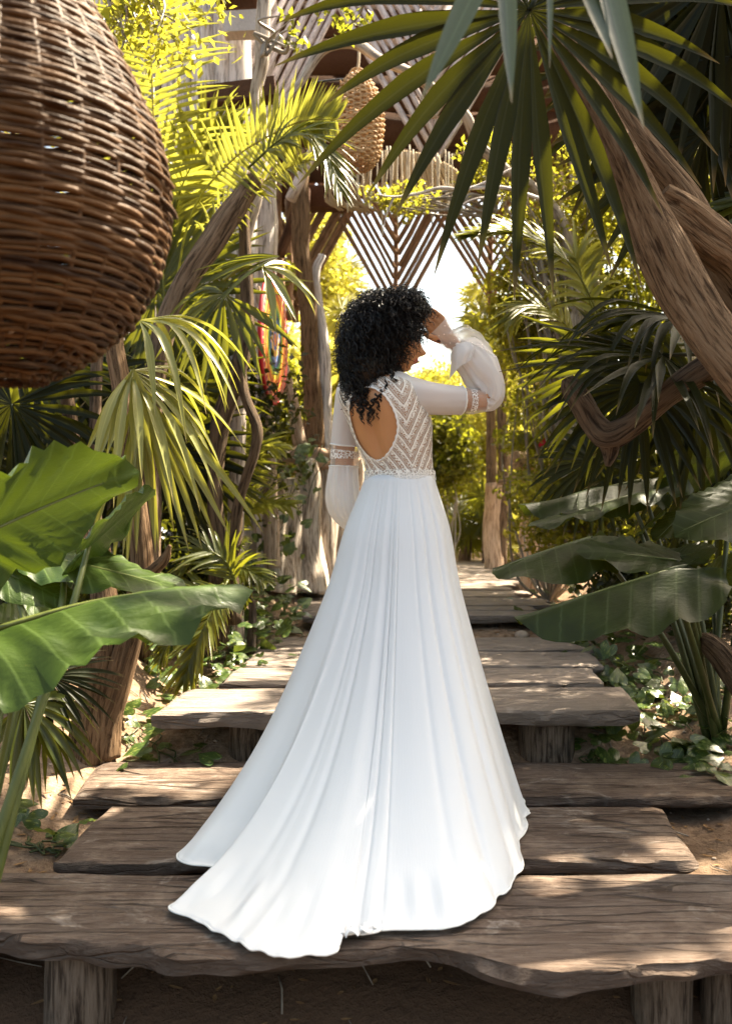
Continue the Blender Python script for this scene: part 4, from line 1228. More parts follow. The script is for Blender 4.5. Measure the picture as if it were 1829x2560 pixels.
# waist ellipse in world angles
def waist_xy(a, off=.008):
    d = np.stack([np.cos(a), np.sin(a)], -1)
    lx = d @ RX[:2]; ly = d @ FW[:2]
    r = 1 / np.sqrt((lx / (.114 + off)) ** 2 + (ly / (.090 + off)) ** 2)
    return wc + d * r[..., None]
W = waist_xy(ang)
H = hm[:, :2]
R = np.linalg.norm(H - W, axis=1)
q = np.clip((R - .42) / .55, 0, 1)
kc = np.clip(.42 * (1 - q) + (.34 / np.maximum(R, .1)) * q, .2, .6)
zc = .52 * (1 - q) + .10 * q
def bez(a, b, c): return (1 - t)[:, None] ** 2 * a + 2 * (t * (1 - t))[:, None] * b + t[:, None] ** 2 * c
g = bez(0 * kc, kc, 1 + 0 * kc)               # NVt x NH
z = bez(zw + 0 * zc, zc * 1.0, hm[None, :, 2])
# hips fill out the top
hip = .014 * np.exp(-((z - .93) / .12) ** 2)
# folds
s1 = ang
fold = (np.sin(s1 * 5 + 1.3 + .9 * np.sin(s1 * 2)) * .62 + np.sin(s1 * 11 + .6 + 1.4 * np.sin(s1 * 3 + 1)) * .10 + .02 * np.sin(s1 * 22 + 2 * np.sin(s1 * 5)))
amp = (.0008 + .019 * t ** 1.8)[:, None] * (1 - .55 * q)[None]
disp = fold[None] * amp
wav = vn(np.stack(np.broadcast_arrays(s1[None] * 6, t[:, None] * 2.2, 0 * z + 3.), -1)) * (.012 * t ** .8)[:, None]
disp = disp + wav
def groove(a0, wd, dpt):
    x = (np.degrees(ang) - a0 + 180) % 360 - 180
    return -dpt * np.exp(-(x / wd) ** 2)
gv = groove(262.5, .5, .010) + groove(268, .5, .007) + groove(266, 2.2, -.006) + groove(240, 1.3, .012) + groove(283, 1.6, .008) + groove(296, 2.2, .014) + groove(310, 2.0, .014) + groove(232, 1.2, .010) + groove(330, 2.5, .012) + groove(250, 3., -.010)
disp = disp + gv[None] * (t ** .5)[:, None]
out = nrm(np.stack([np.cos(ang), np.sin(ang)], -1))
xy = W[None] + (H - W)[None] * g[..., None] + out[None] * (disp * (1 - .15 * t[:, None]) + hip)[..., None] * np.where(t < .98, 1, .8)[:, None, None]
# lying part: folds lift off the ground
lift = np.clip(1 - z / .10, 0, 1) * np.clip(q * 1.4, 0, 1)[None]
z = z + lift * (np.maximum(0, fold[None] * .6 + .3) * .030 + .012 * vn(np.stack(np.broadcast_arrays(s1[None] * 24, t[:, None] * 9, 0 * z), -1))) * np.clip((1 - t) * 14, 0.12, 1)[:, None]
# small ripples along the hem
rip = .0045 * np.sin(np.cumsum(seg) * 34 + 3 * np.sin(np.cumsum(seg) * 9))
z = z + (np.clip((t - .93) / .07, 0, 1) ** 2)[:, None] * (np.abs(rip) * 1.5)[None]
xy = xy + out[None] * ((np.clip((t - .9) / .1, 0, 1) ** 2)[:, None] * rip[None])[..., None]
z = np.maximum(z, .014 + 0 * hm[None, :, 2])
V = np.concatenate([xy, z[..., None]], -1)
mb = MB()
luv = np.stack(np.broadcast_arrays((S_ * 6)[None], t[:, None] * 1.5, 0 * z), -1)
mb.add(V.reshape(-1, 3), gridf(NVt, NH, True), .5, luv)
sk = mb.build('skirt', M['skirt'], bride)
sol = sk.modifiers.new('thick', 'SOLIDIFY'); sol.thickness = .0025; sol.offset = 0
# rolled hem
hl = V[-1]
m_ = MB(); tube(m_, np.vstack([hl, hl[:1]]), .0028, 6, .5, caps=False); m_.build('hem', M['trim_solid'], sk, loc=WL[bride.name])
# the turned-over ruffle in the hem
c = crv([list(P(850, 2352, 2.03)), list(P(880, 2338, 2.04)), list(P(915, 2330, 2.06)), list(P(945, 2322, 2.09)), list(P(958, 2312, 2.12))], 50)
s_ = np.linspace(0, 1, 50)
V = []
for j in range(12):
    v = j / 11
    w_ = .048 * np.sin(math.pi * np.clip(s_ * .9 + .08, 0, 1)) ** .6
    V.append(c + np.stack([.006 * np.sin(s_ * 25) * v, -w_ * np.sin(v * 2.4) * .9 + .004 * np.sin(s_ * 34), w_ * (.30 * (1 - np.cos(v * 2.4)) - .42 * v) + .020 + .005 * np.sin(s_ * 30 + v)], -1))
m_ = MB(); m_.add(np.array(V).reshape(-1, 3), gridf(12, 50), .5, np.array(V).reshape(-1, 3) * 4)
o = m_.build('hem_ruffle', M['skirt'], sk, loc=WL[bride.name])

# ---- sleeves
def cloth_tube(name, rows, mat, n=40, sides=48, wr=.004, parent=bride, rows2=None, seed=0., long_=2., tint=0.):
    c = crv(rows, n)
    p = c[:, :3]
    T = nrm(np.gradient(p, axis=0)); ref = np.array([0, -1., 0.])
    N = nrm(ref - T * (T @ ref)[:, None]); B = np.cross(T, N)
    a = np.linspace(0, 2 * math.pi, sides, endpoint=False)
    L = np.concatenate([[0], np.cumsum(np.linalg.norm(np.diff(p, axis=0), axis=1))])
    qq = np.stack(np.broadcast_arrays(np.cos(a)[None] * 2.2 + seed, np.sin(a)[None] * 2.2, L[:, None] * long_ * 4 + seed), -1)
    fx = vn(qq) + .6 * vn(qq * np.array([2.6, 2.6, .8]))
    Rr = c[:, 3:4] + wr * fx
    V = p[:, None] + (N[:, None] * np.cos(a)[None, :, None] + B[:, None] * np.sin(a)[None, :, None]) * Rr[..., None]
    m_ = MB()
    m_.add(V.reshape(-1, 3), gridf(n, sides, True), tint, np.stack(np.broadcast_arrays((a * .045)[None], L[:, None], 0 * Rr), -1))
    return m_.build(name, M[mat], parent), V
s1_, v1 = cloth_tube('sleeve', [pr_(952, 968, 2.985, .040), pr_(985, 972, 2.955, .060), pr_(1015, 985, 2.95, .062), pr_(1060, 994, 2.95, .057), pr_(1110, 999, 2.97, .051), pr_(1152, 1001, 2.99, .047)], 'chiffon', wr=.0025)
b1_, vb = cloth_tube('sleeve_band', [pr_(1151, 1001, 2.99, .046), pr_(1180, 1004, 3.0, .042), pr_(1206, 1002, 3.01, .040)], 'sheer', 10, 40, .001)
l1_, _ = cloth_tube('lace_insert', [pr_(1169, 1003, 2.995, .0445), pr_(1178, 1003.5, 2.998, .0435), pr_(1187, 1004, 3.0, .0425)], 'trim', 8, 60, .0, b1_, tint=.0)
l1_.parent = b1_; l1_.location = -(np.array(WL[b1_.name]) - np.array(WL[bride.name]))
s2_, v2 = cloth_tube('lower_sleeve', [pr_(1204, 1003, 3.01, .039), pr_(1219, 1000, 3.02, .047), pr_(1226, 983, 3.02, .052), pr_(1218, 958, 3.03, .062), pr_(1197, 930, 3.04, .064), pr_(1178, 903, 3.05, .056), pr_(1160, 880, 3.06, .044), pr_(1150, 868, 3.07, .032)], 'chiffon', 80, 90, .017, seed=3., long_=3.4)
for nm, V in (('sleeve_hem', v1[-1]), ('sleeve_hem', v2[1])):
    m_ = MB(); tube(m_, np.vstack([V, V[:1]]), .0028, 6, 1, caps=False); m_.build(nm, M['trim_solid'], b1_, loc=WL[bride.name])
s3_, v3 = cloth_tube('sleeve', [pr_(905, 962, 3.03, .035), pr_(880, 975, 3.08, .050), pr_(872, 1010, 3.10, .050), pr_(867, 1060, 3.11, .050), pr_(863, 1112, 3.12, .051)], 'chiffon', wr=.0025, seed=5.)
b2_, _ = cloth_tube('sleeve_band', [pr_(863, 1111, 3.12, .050), pr_(861, 1140, 3.12, .049), pr_(860, 1166, 3.12, .050)], 'sheer', 10, 40, .001)
l2_, _ = cloth_tube('lace_insert', [pr_(862, 1128, 3.12, .0515), pr_(861, 1138, 3.12, .0513), pr_(861, 1148, 3.12, .0513)], 'trim', 8, 60, .0, b2_)
s4_, v4 = cloth_tube('lower_sleeve', [pr_(860, 1165, 3.12, .050), pr_(859, 1200, 3.12, .055), pr_(860, 1240, 3.13, .058), pr_(866, 1272, 3.15, .054), pr_(880, 1296, 3.19, .040), pr_(905, 1300, 3.25, .03)], 'chiffon', 80, 90, .012, seed=8., long_=1.6)
for V in (v3[-1], v4[1]):
    m_ = MB(); tube(m_, np.vstack([V, V[:1]]), .0028, 6, 1, caps=False); m_.build('sleeve_hem', M['trim_solid'], b2_, loc=WL[bride.name])

def sheet(name, rows, mat, parent, nu=30, nv=40, wv=.006, fr=30., ts=1.):
    """rows: list of curves (each a list of points); lofted smoothly"""
    C_ = np.array([crv(r, nv) for r in rows])
    G = np.array([crv(C_[:, j], nu) for j in range(nv)]).transpose(1, 0, 2)
    u = np.linspace(0, 1, nu)[:, None]; v = np.linspace(0, 1, nv)[None]
    G = G + (wv * u ** .8 * np.sin(v * fr + 2 * np.sin(v * 9)))[..., None] * np.array([.25, -1, .25])
    m_ = MB(); m_.add(G.reshape(-1, 3), gridf(nu, nv), 0., np.stack(np.broadcast_arrays(v * .25, u * .15, 0 * u * v), -1) * ts)
    return m_.build(name, M[mat], parent)
sheet('cuff_ruffle', [[P(1168, 852, 3.02), P(1150, 858, 3.0), P(1134, 868, 3.02), P(1130, 874, 3.08)],
                      [P(1185, 868, 2.99), P(1160, 880, 2.97), P(1134, 895, 3.0), P(1128, 900, 3.08)],
                      [P(1178, 900, 2.985), P(1150, 915, 2.97), P(1133, 935, 3.0), P(1124, 945, 3.07)]], 'chiffon', bride, 20, 40, .006, 16.)
sheet('tulle_cuff', [[P(1100, 832, 3.06), P(1130, 838, 3.03), P(1158, 852, 3.02), P(1166, 868, 3.04)],
                     [P(1128, 824, 3.05), P(1160, 822, 3.0), P(1195, 848, 2.99), P(1205, 885, 3.02)],
                     [P(1140, 818, 3.05), P(1180, 826, 2.99), P(1228, 872, 2.98), P(1236, 900, 3.02), P(1226, 918, 3.04)]], 'tulle', bride, 24, 50, .007, 22.)
sheet('tulle_cuff', [[P(1132, 826, 3.10), P(1150, 850, 3.11), P(1166, 868, 3.10)], [P(1160, 812, 3.12), P(1190, 840, 3.13), P(1200, 880, 3.1)], [P(1172, 818, 3.12), P(1215, 850, 3.13), P(1228, 905, 3.1)]], 'tulle', bride, 20, 40, .008, 26.)
cloth_tube('tulle_glove', [pr_(1150, 872, 3.08, .030), pr_(1132, 856, 3.08, .030), pr_(1110, 834, 3.075, .040), pr_(1092, 816, 3.07, .043)], 'tulle', 24, 40, .002)

# ---- curly hair
HROW = np.array([(728, 985, 990), (734, 962, 1010), (745, 925, 1036), (765, 897, 1054), (790, 874, 1056), (820, 861, 1040), (850, 853, 1018), (880, 854, 998), (910, 857, 988), (940, 863, 984), (970, 874, 978), (1000, 888, 966), (1025, 905, 945)], float)
def hair_env(yp): 
    l = np.interp(yp, HROW[:, 0], HROW[:, 1]); r = np.interp(yp, HROW[:, 0], HROW[:, 2])
    return (l + r) / 2, (r - l) / 2
m_ = MB()
ys_ = np.linspace(742, 1000, 50)
V = []
for y in ys_:
    cx_, hw = hair_env(y)
    a = np.linspace(0, 2 * math.pi, 60, endpoint=False)
    hw_ = hw * .90 * 3 / F
    dpth = min(hw_ * .95, .145)
    q = np.stack([np.cos(a) * 2.2, np.sin(a) * 2.2, 0 * a + y * .03], -1)
    rr = 1 + .10 * fbm(q * 2.2, 3)
    c0 = P(cx_, y, 3.0)
    V.append(np.stack([c0[0] + hw_ * rr * np.cos(a), c0[1] - .012 + (dpth * rr * np.sin(a)) - (.02 if y > 900 else 0), c0[2] + 0 * a], -1))
V = np.array(V)
m_.add(V.reshape(-1, 3), [gridf(50, 60, True), np.arange(60)[None, ::-1], (np.arange(60) + 49 * 60)[None]])
n_c = 3600
for k in range(n_c):
    y = RNG.uniform(0, 1) ** .95 * 250 + 738
    cx_, hw = hair_env(y)
    hw_ = hw * 3 / F
    a = RNG.uniform(math.pi - .25, 2 * math.pi + .25) if RNG.random() < .85 else RNG.uniform(0, math.pi)
    rr = RNG.uniform(.80, 1.0)
    c0 = P(cx_, y, 3.0)
    dpth = min(hw_ * .95, .15)
    b = np.array([c0[0] + hw_ * rr * math.cos(a), c0[1] - .012 + dpth * rr * math.sin(a), c0[2]])
    outd = np.array([math.cos(a), math.sin(a), .5 if y < 800 else -.25])
    low = np.clip((y - 770) / 120, 0, 1)
    dr = nrm(outd * (1.0 - .70 * low) + np.array([0, 0, -1.]) * (.10 + 1.1 * low) + RNG.standard_normal(3) * (.42 - .15 * low))
    Lh = RNG.uniform(.026, .062)
    hr = RNG.uniform(.004, .0095); turns = Lh / RNG.uniform(.018, .030)
    npt = max(10, int(turns * 7))
    tq = np.linspace(0, 1, npt)
    S0 = nrm(np.cross(dr, [0.3, .2, 1.])); U0 = np.cross(S0, dr)
    ph0 = RNG.uniform(0, 6.28)
    sag = np.array([0, 0, -1.]) * (.35 * Lh * tq ** 2)[:, None]
    pth = b + dr * (Lh * tq)[:, None] + sag + (S0 * np.cos(tq * turns * 6.283 + ph0)[:, None] + U0 * np.sin(tq * turns * 6.283 + ph0)[:, None]) * (hr * np.minimum(1, tq * 3 + .3))[:, None]
    tube(m_, pth, RNG.uniform(.0013, .0026) * (1 - .5 * tq), 4, RNG.random(), caps=False)
# long ringlets falling on the bare back: strands of one ringlet share its coil
for (x, y, Lh, sx) in ((884, 975, .11, -.15), (896, 985, .12, .05), (908, 990, .125, -.05), (918, 1000, .12, .12), (930, 995, .10, .0), (941, 985, .115, .10), (953, 975, .10, -.08), (966, 950, .11, .15), (981, 925, .10, .2), (872, 960, .09, -.2), (925, 1012, .075, -.1), (903, 1004, .08, .1), (947, 998, .07, 0.)):
    Lh *= .72
    b0 = P(x, y, 2.865); turns = Lh / RNG.uniform(.018, .026); ph0 = RNG.uniform(0, 6.28); hr = RNG.uniform(.0045, .0075)
    tq = np.linspace(0, 1, 40)
    lean = np.array([sx, 0, 0]) * (Lh * tq ** 1.5)[:, None]
    wob = .004 * np.sin(tq * 9 + ph0)[:, None] * np.array([1., 0, 0])
    for j in range(7):
        dp_ = ph0 + RNG.normal(0, .28); q_ = RNG.normal(0, .0016, 3)
        l_ = Lh * RNG.uniform(.82, 1.05)
        hh_ = hr * (1.15 - .45 * tq)
        pth = b0 + q_ + lean + wob + np.stack([np.cos(tq * turns * 6.28 + dp_) * hh_, np.sin(tq * turns * 6.28 + dp_) * hh_ * .8 + .028 * tq, -l_ * tq], -1)
        tube(m_, pth, .0014 * (1.1 - .7 * tq), 5, .5, caps=False)
# fly-away wisps round the outline
for k in range(260):
    y = RNG.uniform(732, 930); cx_, hw = hair_env(y); hw_ = hw * 3 / F
    a = RNG.uniform(0, 2 * math.pi); c0 = P(cx_, y, 3.0)
    b = np.array([c0[0] + hw_ * math.cos(a), c0[1] - .012 + min(hw_ * .95, .15) * math.sin(a), c0[2]])
    dr = nrm(np.array([math.cos(a), math.sin(a), .6 if y < 790 else -.3]) + RNG.standard_normal(3) * .5)
    Lh = RNG.uniform(.02, .045); tq = np.linspace(0, 1, 20); hr = RNG.uniform(.003, .007); ph0 = RNG.uniform(0, 6)
    S0 = nrm(np.cross(dr, [0.3, .2, 1.])); U0 = np.cross(S0, dr)
    tube(m_, b + dr * (Lh * tq)[:, None] + (S0 * np.cos(tq * 9 + ph0)[:, None] + U0 * np.sin(tq * 9 + ph0)[:, None]) * hr, .0006, 4, .5, caps=False)
m_.build('hair', M['hair'], bride)
# ------------------------------------------------------------------ vegetation
def gz(p, up=0.):
    p = np.array(p, float); p[2] = float(ground_z(p[0], p[1])) + up; return p
def idir(deg, dep=0.):
    """direction in the picture plane (0 = right, 90 = up) with a depth component"""
    a = math.radians(deg)
    return nrm(np.array([math.cos(a), dep, math.sin(a)]))

def tree(name, label, cat, limbs, mat, group=None, sides=18, n=60, rough=.2, rf=3., seed=0.):
    base = limbs[0][-1] if limbs[0][-1][1] > limbs[0][0][1] else limbs[0][0]
    t = thing(name, label, cat, P(base[0], base[1], base[2]), group)
    for k, l in enumerate(limbs):
        m_ = MB(); trunk(m_, px(l), n, sides, rough, rf, .5, seed + k * 3.7)
        m_.build('trunk' if k == 0 else 'limb', M[mat], t)
    return t

# ---- trunks on the left
tree('tree', 'stout forked bare trunk with a sunlit twin stem, left of the steps', 'tree',
     [[(300, 760, 3.7, 44), (286, 850, 3.6, 46), (303, 960, 3.55, 46), (318, 1100, 3.5, 44), (338, 1240, 3.5, 48), (346, 1330, 3.5, 54), (352, 1440, 3.5, 60), (330, 1600, 3.5, 62), (295, 1720, 3.52, 66), (268, 1790, 3.54, 76), (245, 1880, 3.55, 100)],
      [(255, 1360, 3.6, 46), (262, 1480, 3.58, 66), (262, 1600, 3.56, 84), (242, 1720, 3.56, 92), (232, 1800, 3.56, 100), (225, 1885, 3.56, 112)],
      [(425, 1364, 3.4, 10), (412, 1400, 3.42, 26), (385, 1425, 3.46, 30), (355, 1450, 3.5, 36)]], 'bark_warm', rough=.16, sides=24, n=90)
tree('tree', 'slender straight trunk under the big wicker lantern, leftmost', 'tree', [[(160, 900, 3.9, 34), (164, 980, 3.9, 36), (180, 1090, 3.9, 38), (192, 1200, 3.9, 40), (200, 1400, 3.9, 44), (205, 1700, 3.9, 50)]], 'bark', seed=4.)
tree('tree', 'thin straight trunk just right of the leftmost one, below the lantern', 'tree', [[(246, 860, 4.1, 28), (240, 980, 4.1, 30), (237, 1100, 4.1, 30), (240, 1300, 4.1, 32), (240, 1700, 4.1, 36)]], 'bark', seed=5.)
tree('tree', 'thick dark trunk leaning up to the right behind the drooping fan leaves', 'tree', [[(640, 440, 4.6, 40), (590, 520, 4.6, 56), (530, 610, 4.6, 58), (470, 700, 4.6, 56), (430, 780, 4.6, 52), (400, 880, 4.6, 52), (380, 1050, 4.6, 56), (370, 1400, 4.6, 60), (365, 1660, 4.6, 70)]], 'bark', seed=6., rough=.25)
tree('tree', 'twisted dark double trunk standing between the fan leaves and the mandala', 'tree',
     [[(606, 470, 4.9, 26), (612, 600, 4.9, 28), (618, 740, 4.9, 30), (612, 860, 4.9, 38), (580, 960, 4.9, 48), (548, 1060, 4.9, 46), (532, 1160, 4.9, 40), (538, 1260, 4.9, 38), (545, 1420, 4.9, 44), (545, 1620, 4.9, 52)],
      [(600, 900, 4.9, 34), (612, 985, 4.88, 26), (640, 1070, 4.85, 26), (634, 1130, 4.85, 24), (612, 1200, 4.88, 26), (590, 1300, 4.9, 30), (580, 1560, 4.9, 40)]], 'bark_dark', seed=7., rough=.28)
tree('tree', 'short pale sunlit stem beneath the mandala', 'tree', [[(660, 960, 6.5, 30), (672, 1060, 6.5, 32), (676, 1150, 6.5, 34), (680, 1420, 6.5, 40)]], 'orange_wood', seed=8.)
tree('tree', 'tall thin pale trunk crossing the sticks of the pergola, upper left', 'tree', [[(668, -80, 5.2, 34), (655, 60, 5.2, 34), (656, 160, 5.2, 36), (640, 240, 5.2, 30), (655, 330, 5.2, 34), (640, 480, 5.1, 34), (610, 640, 5.1, 30), (600, 900, 5.1, 36), (590, 1300, 5.1, 40), (590, 1600, 5.1, 46)]], 'driftwood', seed=9.)
tree('tree', 'grey stump stem between the ferns, left of the path', 'tree', [[(632, 1500, 5.2, 16), (630, 1560, 5.2, 20), (628, 1640, 5.2, 22)]], 'log', seed=10.)
# ---- trunks on the right
tree('tree', 'large brown trunk leaning in from the lower right under the big fan leaf', 'tree',
     [[(1375, 60, 2.75, 62), (1420, 170, 2.75, 72), (1483, 275, 2.75, 82), (1545, 400, 2.72, 92), (1600, 510, 2.7, 108), (1655, 610, 2.68, 128), (1720, 730, 2.65, 132), (1785, 830, 2.6, 128), (1880, 950, 2.55, 140), (2000, 1120, 2.55, 150), (2040, 1500, 2.5, 160), (2050, 2200, 2.5, 190)],
      [(1500, 180, 2.95, 44), (1560, 300, 2.95, 56), (1640, 410, 2.93, 66), (1725, 510, 2.9, 72), (1775, 600, 2.85, 80), (1850, 700, 2.8, 110), (1980, 900, 2.75, 120), (2090, 1250, 2.72, 130), (2110, 2250, 2.7, 160)],
      [(1640, 500, 2.72, 90), (1700, 540, 2.72, 110), (1760, 590, 2.74, 116), (1840, 660, 2.77, 108), (1940, 790, 2.8, 96), (1990, 880, 2.78, 60)]], 'bark_warm', seed=11., rough=.20, rf=3.4, sides=32, n=110)
tree('tree', 'dark crooked trunk bending into a V behind the drooping fan leaves, right', 'tree',
     [[(1415, 945, 3.05, 26), (1425, 970, 3.05, 48), (1450, 1010, 3.05, 56), (1480, 1060, 3.05, 60), (1520, 1092, 3.03, 70), (1580, 1060, 3.00, 62), (1640, 1010, 2.95, 62), (1720, 950, 2.90, 66), (1800, 900, 2.85, 70), (1900, 840, 2.80, 80)],
      [(1520, 1092, 3.03, 62), (1524, 1130, 3.03, 40), (1518, 1165, 3.03, 14)]], 'bark_dark', seed=12., rough=.26, rf=3.6)
tree('tree', 'pale upright trunk glimpsed between the leaves, upper right', 'tree', [[(1440, 260, 7.2, 50), (1452, 400, 7.2, 58), (1462, 560, 7.2, 64), (1470, 800, 7.2, 70), (1480, 1300, 7.2, 80)]], 'pale_wood', seed=13.)
tree('tree', 'pale trunk half hidden by leaves near the right edge', 'tree', [[(1700, 230, 6.2, 50), (1690, 400, 6.2, 60), (1700, 560, 6.2, 70), (1710, 1000, 6.2, 70), (1720, 1500, 6.2, 80)]], 'pale_wood', seed=14.)
tree('tree', 'old dark root stub poking from the bank at the right edge', 'root', [[(1752, 1598, 3.5, 36), (1780, 1612, 3.45, 52), (1820, 1650, 3.4, 64), (1880, 1720, 3.35, 80)]], 'bark_dark', seed=15., rough=.3)
tree('tree', 'thin reddish trunk among the leaves right of the chevron screens', 'tree', [[(1395, 640, 7.6, 22), (1405, 740, 7.6, 26), (1415, 860, 7.6, 30), (1400, 1100, 7.6, 34), (1400, 1440, 7.6, 44)]], 'orange_wood', seed=16.)

# ---- elephant-ear leaves
def ear_leaf(parent, A, T, side, wd, dr=.10, und=1., mat='ear', seed=0., rollup=.12, lobes=True, nv=64, nr=15, fold=0., arch=0.):
    A = np.asarray(A, float); T = np.asarray(T, float)
    L = np.linalg.norm(T - A); X = (T - A) / L
    S = np.asarray(side, float); S = nrm(S - X * S.dot(X)); N = np.cross(X, S)
    if N[2] < 0: N = -N
    ph = np.linspace(-math.pi, math.pi, nv + 1)
    aph = np.abs(ph)
    # heart-shaped outline, (x along, y across), x=1 tip
    xx = np.interp(aph, [0, .15, .35, .7, 1.1, 1.6, 2.1, 2.55, 2.85, 3.05, math.pi], [1., .97, .86, .64, .36, .04, -.20, -.34, -.32, -.14, -.02])
    yy = np.interp(aph, [0, .15, .35, .7, 1.1, 1.6, 2.1, 2.55, 2.85, 3.05, math.pi], [0., .19, .46, .76, .94, 1.0, .90, .62, .34, .10, .0])
    yy = yy * np.sign(ph)
    if not lobes: xx = np.maximum(xx, -.1)
    xx = crv(np.stack([xx, yy, 0 * xx], -1), nv + 1)[:, 0]
    r = np.linspace(0.02, 1, nr)[:, None]
    x = r * xx[None]; y = r * yy[None]
    k = x - .75 * np.abs(y) * wd / L
    ridge = -np.cos(2 * math.pi * 6.5 * k)
    h = -dr * np.clip(x, 0, 1) ** 2 * L - rollup * L * (y ** 2) * wd / L + .016 * L * ridge * np.abs(y) * und - .012 * L * np.exp(-(y / .05) ** 2)
    h = h + arch * L * np.sin(math.pi * np.clip(x, 0, 1))
    h = h - fold * wd * (np.sqrt(y ** 2 + .0016) - .04)
    edge = r ** 5
    h = h + edge * (.036 * L * max(und, 1.) * np.sin(ph * 9 + seed * 3 + 1.2 * np.sin(ph * 4 + seed))[None]) + .02 * L * vn(np.stack([x * 3 + seed, y * 2, 0 * x + seed], -1))
    jag = 1 + edge * (.014 * ridge + .008 * np.sin(ph * 31 + seed)[None])
    V = A + X * (x * L * jag)[..., None] + S * (y * wd * jag)[..., None] + N * h[..., None] * .9 + np.array([0, 0, 1.]) * h[..., None] * .1
    m_ = MB()
    m_.add(V.reshape(-1, 3), gridf(nr, nv + 1), .5, np.stack([x, y * wd / L, 0 * x], -1).reshape(-1, 3))
    o = m_.build('leaf', M[mat], parent)
    m2 = MB()      # raised midrib
    q = np.linspace(0, .97, 20)
    hh = -dr * q ** 2 * L - .012 * L + arch * L * np.sin(math.pi * q)
    tube(m2, A + X * (q * L)[:, None] + (N * .9 + np.array([0, 0, .1])) * hh[:, None], .005 * (1 - .85 * q) * max(L / .4, .5), 5)
    m2.build('midrib', M['stem'], o, loc=WL[parent.name])
    return o

def ear_plant(label, base, leaves, stemmat='stem', mat='ear', group=None):
    b = np.array(base, float)
    t = thing('elephant_ear_plant', label, 'plant', b, group)
    for k, l in enumerate(leaves):
        A = P(*l['A']); T = P(*l['T'])
        ear_leaf(t, A, T, l['S'], l['w'] * l['A'][2] / F, l.get('dr', .1), l.get('und', 1.), l.get('m', mat), k * 1.7 + l.get('sd', 0), l.get('roll', .12), fold=l.get('f', 0.), arch=l.get('ar', 0.))
        m_ = MB()
        b2 = b + np.array([.03 * math.cos(k * 2.2), .03 * math.sin(k * 2.2), -.03])
        st_ = l.get('via')
        pts = [b2] + ([P(*st_)] if st_ else [b2 * .5 + A * .5 + np.array([0, 0, .05])]) + [A + np.array([0, 0, -.004])]
        c = crv(pts, 16)
        tube(m_, c, np.linspace(.017, .008, 16) * l.get('sw', 1.), 8, .5, .06)
        m_.build('petiole', M[stemmat], t)
    return t
U = np.array
ear_plant('elephant ear plant with broad ribbed bright green leaves filling the lower left corner', gz((-1.02, 2.15, 0)), [
    dict(A=(-70, 1345, 2.05), T=(322, 1158, 2.35), S=(.30, -.55, .75), w=215, dr=.06, roll=.10, und=1.7, sw=.5, via=(-60, 1700, 2.1)),
    dict(A=(-10, 1565, 2.0), T=(620, 1470, 2.2), S=(.04, 1., .05), w=150, dr=.0, ar=.055, roll=-.12, f=1.15, und=1.6, sw=.5, m='ear', via=(40, 1720, 2.05)),
    dict(A=(222, 1362, 2.55), T=(372, 1225, 2.8), S=(.5, -.5, .75), w=125, dr=.05, via=(150, 1620, 2.4), m='ear'),
    dict(A=(165, 1400, 2.6), T=(500, 1462, 2.6), S=(.05, .97, .25), w=120, dr=.08, via=(130, 1640, 2.4)),
    dict(A=(0, 1425, 2.5), T=(196, 1505, 2.5), S=(.2, .85, .5), w=80, dr=.06, via=(60, 1650, 2.4)),
    dict(A=(-60, 1690, 2.5), T=(64, 1735, 2.5), S=(.2, .7, .6), w=50, dr=.05),
    dict(A=(35, 1560, 2.7), T=(160, 1520, 2.9), S=(.1, .8, .5), w=60, dr=.1),
])
ear_plant('elephant ear plant with dark glossy wavy leaves reaching over the steps from the right', gz(P(1790, 1700, 3.6)), [
    dict(A=(1475, 1340, 3.4), T=(1230, 1406, 3.15), S=(.2, .95, .15), w=95, dr=.05, roll=-.10, f=.9, und=.6, m='ear_dark'),
    dict(A=(1690, 1398, 3.3), T=(1448, 1362, 3.2), S=(.05, .93, .35), w=110, dr=.06, m='ear_dark', via=(1740, 1560, 3.45)),
    dict(A=(1690, 1392, 3.35), T=(1790, 1364, 3.3), S=(.05, .93, .35), w=70, dr=.06, m='ear_dark'),
    dict(A=(1662, 1425, 3.1), T=(1284, 1528, 2.95), S=(.1, .9, .3), w=125, dr=.05, roll=-.10, f=.8, und=.6, m='ear_dark', via=(1715, 1560, 3.3)),
    dict(A=(1600, 1196, 3.8), T=(1298, 1258, 3.6), S=(.05, 1., .1), w=80, dr=.03, f=.8, m='ear_dark'),
    dict(A=(1572, 1236, 3.7), T=(1322, 1298, 3.5), S=(.1, .95, .2), w=80, dr=.08, m='ear_dark'),
    dict(A=(1890, 1250, 3.3), T=(1692, 1318, 3.2), S=(.1, .70, .60), w=110, dr=.07, m='ear_dark'),
    dict(A=(1840, 1110, 3.9), T=(1630, 1190, 3.8), S=(.2, -.5, .8), w=110, dr=.05, m='ear_dark'),
    dict(A=(1700, 1290, 3.7), T=(1636, 1345, 3.6), S=(.1, .85, .4), w=50, dr=.05, m='ear_dark'),
    dict(A=(1780, 1450, 3.8), T=(1880, 1390, 3.7), S=(.1, .8, .5), w=80, dr=.05, m='ear_dark'),
    dict(A=(1600, 1330, 3.6), T=(1660, 1270, 3.7), S=(.6, .3, .5), w=60, dr=.05, m='ear_dark'),
], 'stem_dark', 'ear_dark')

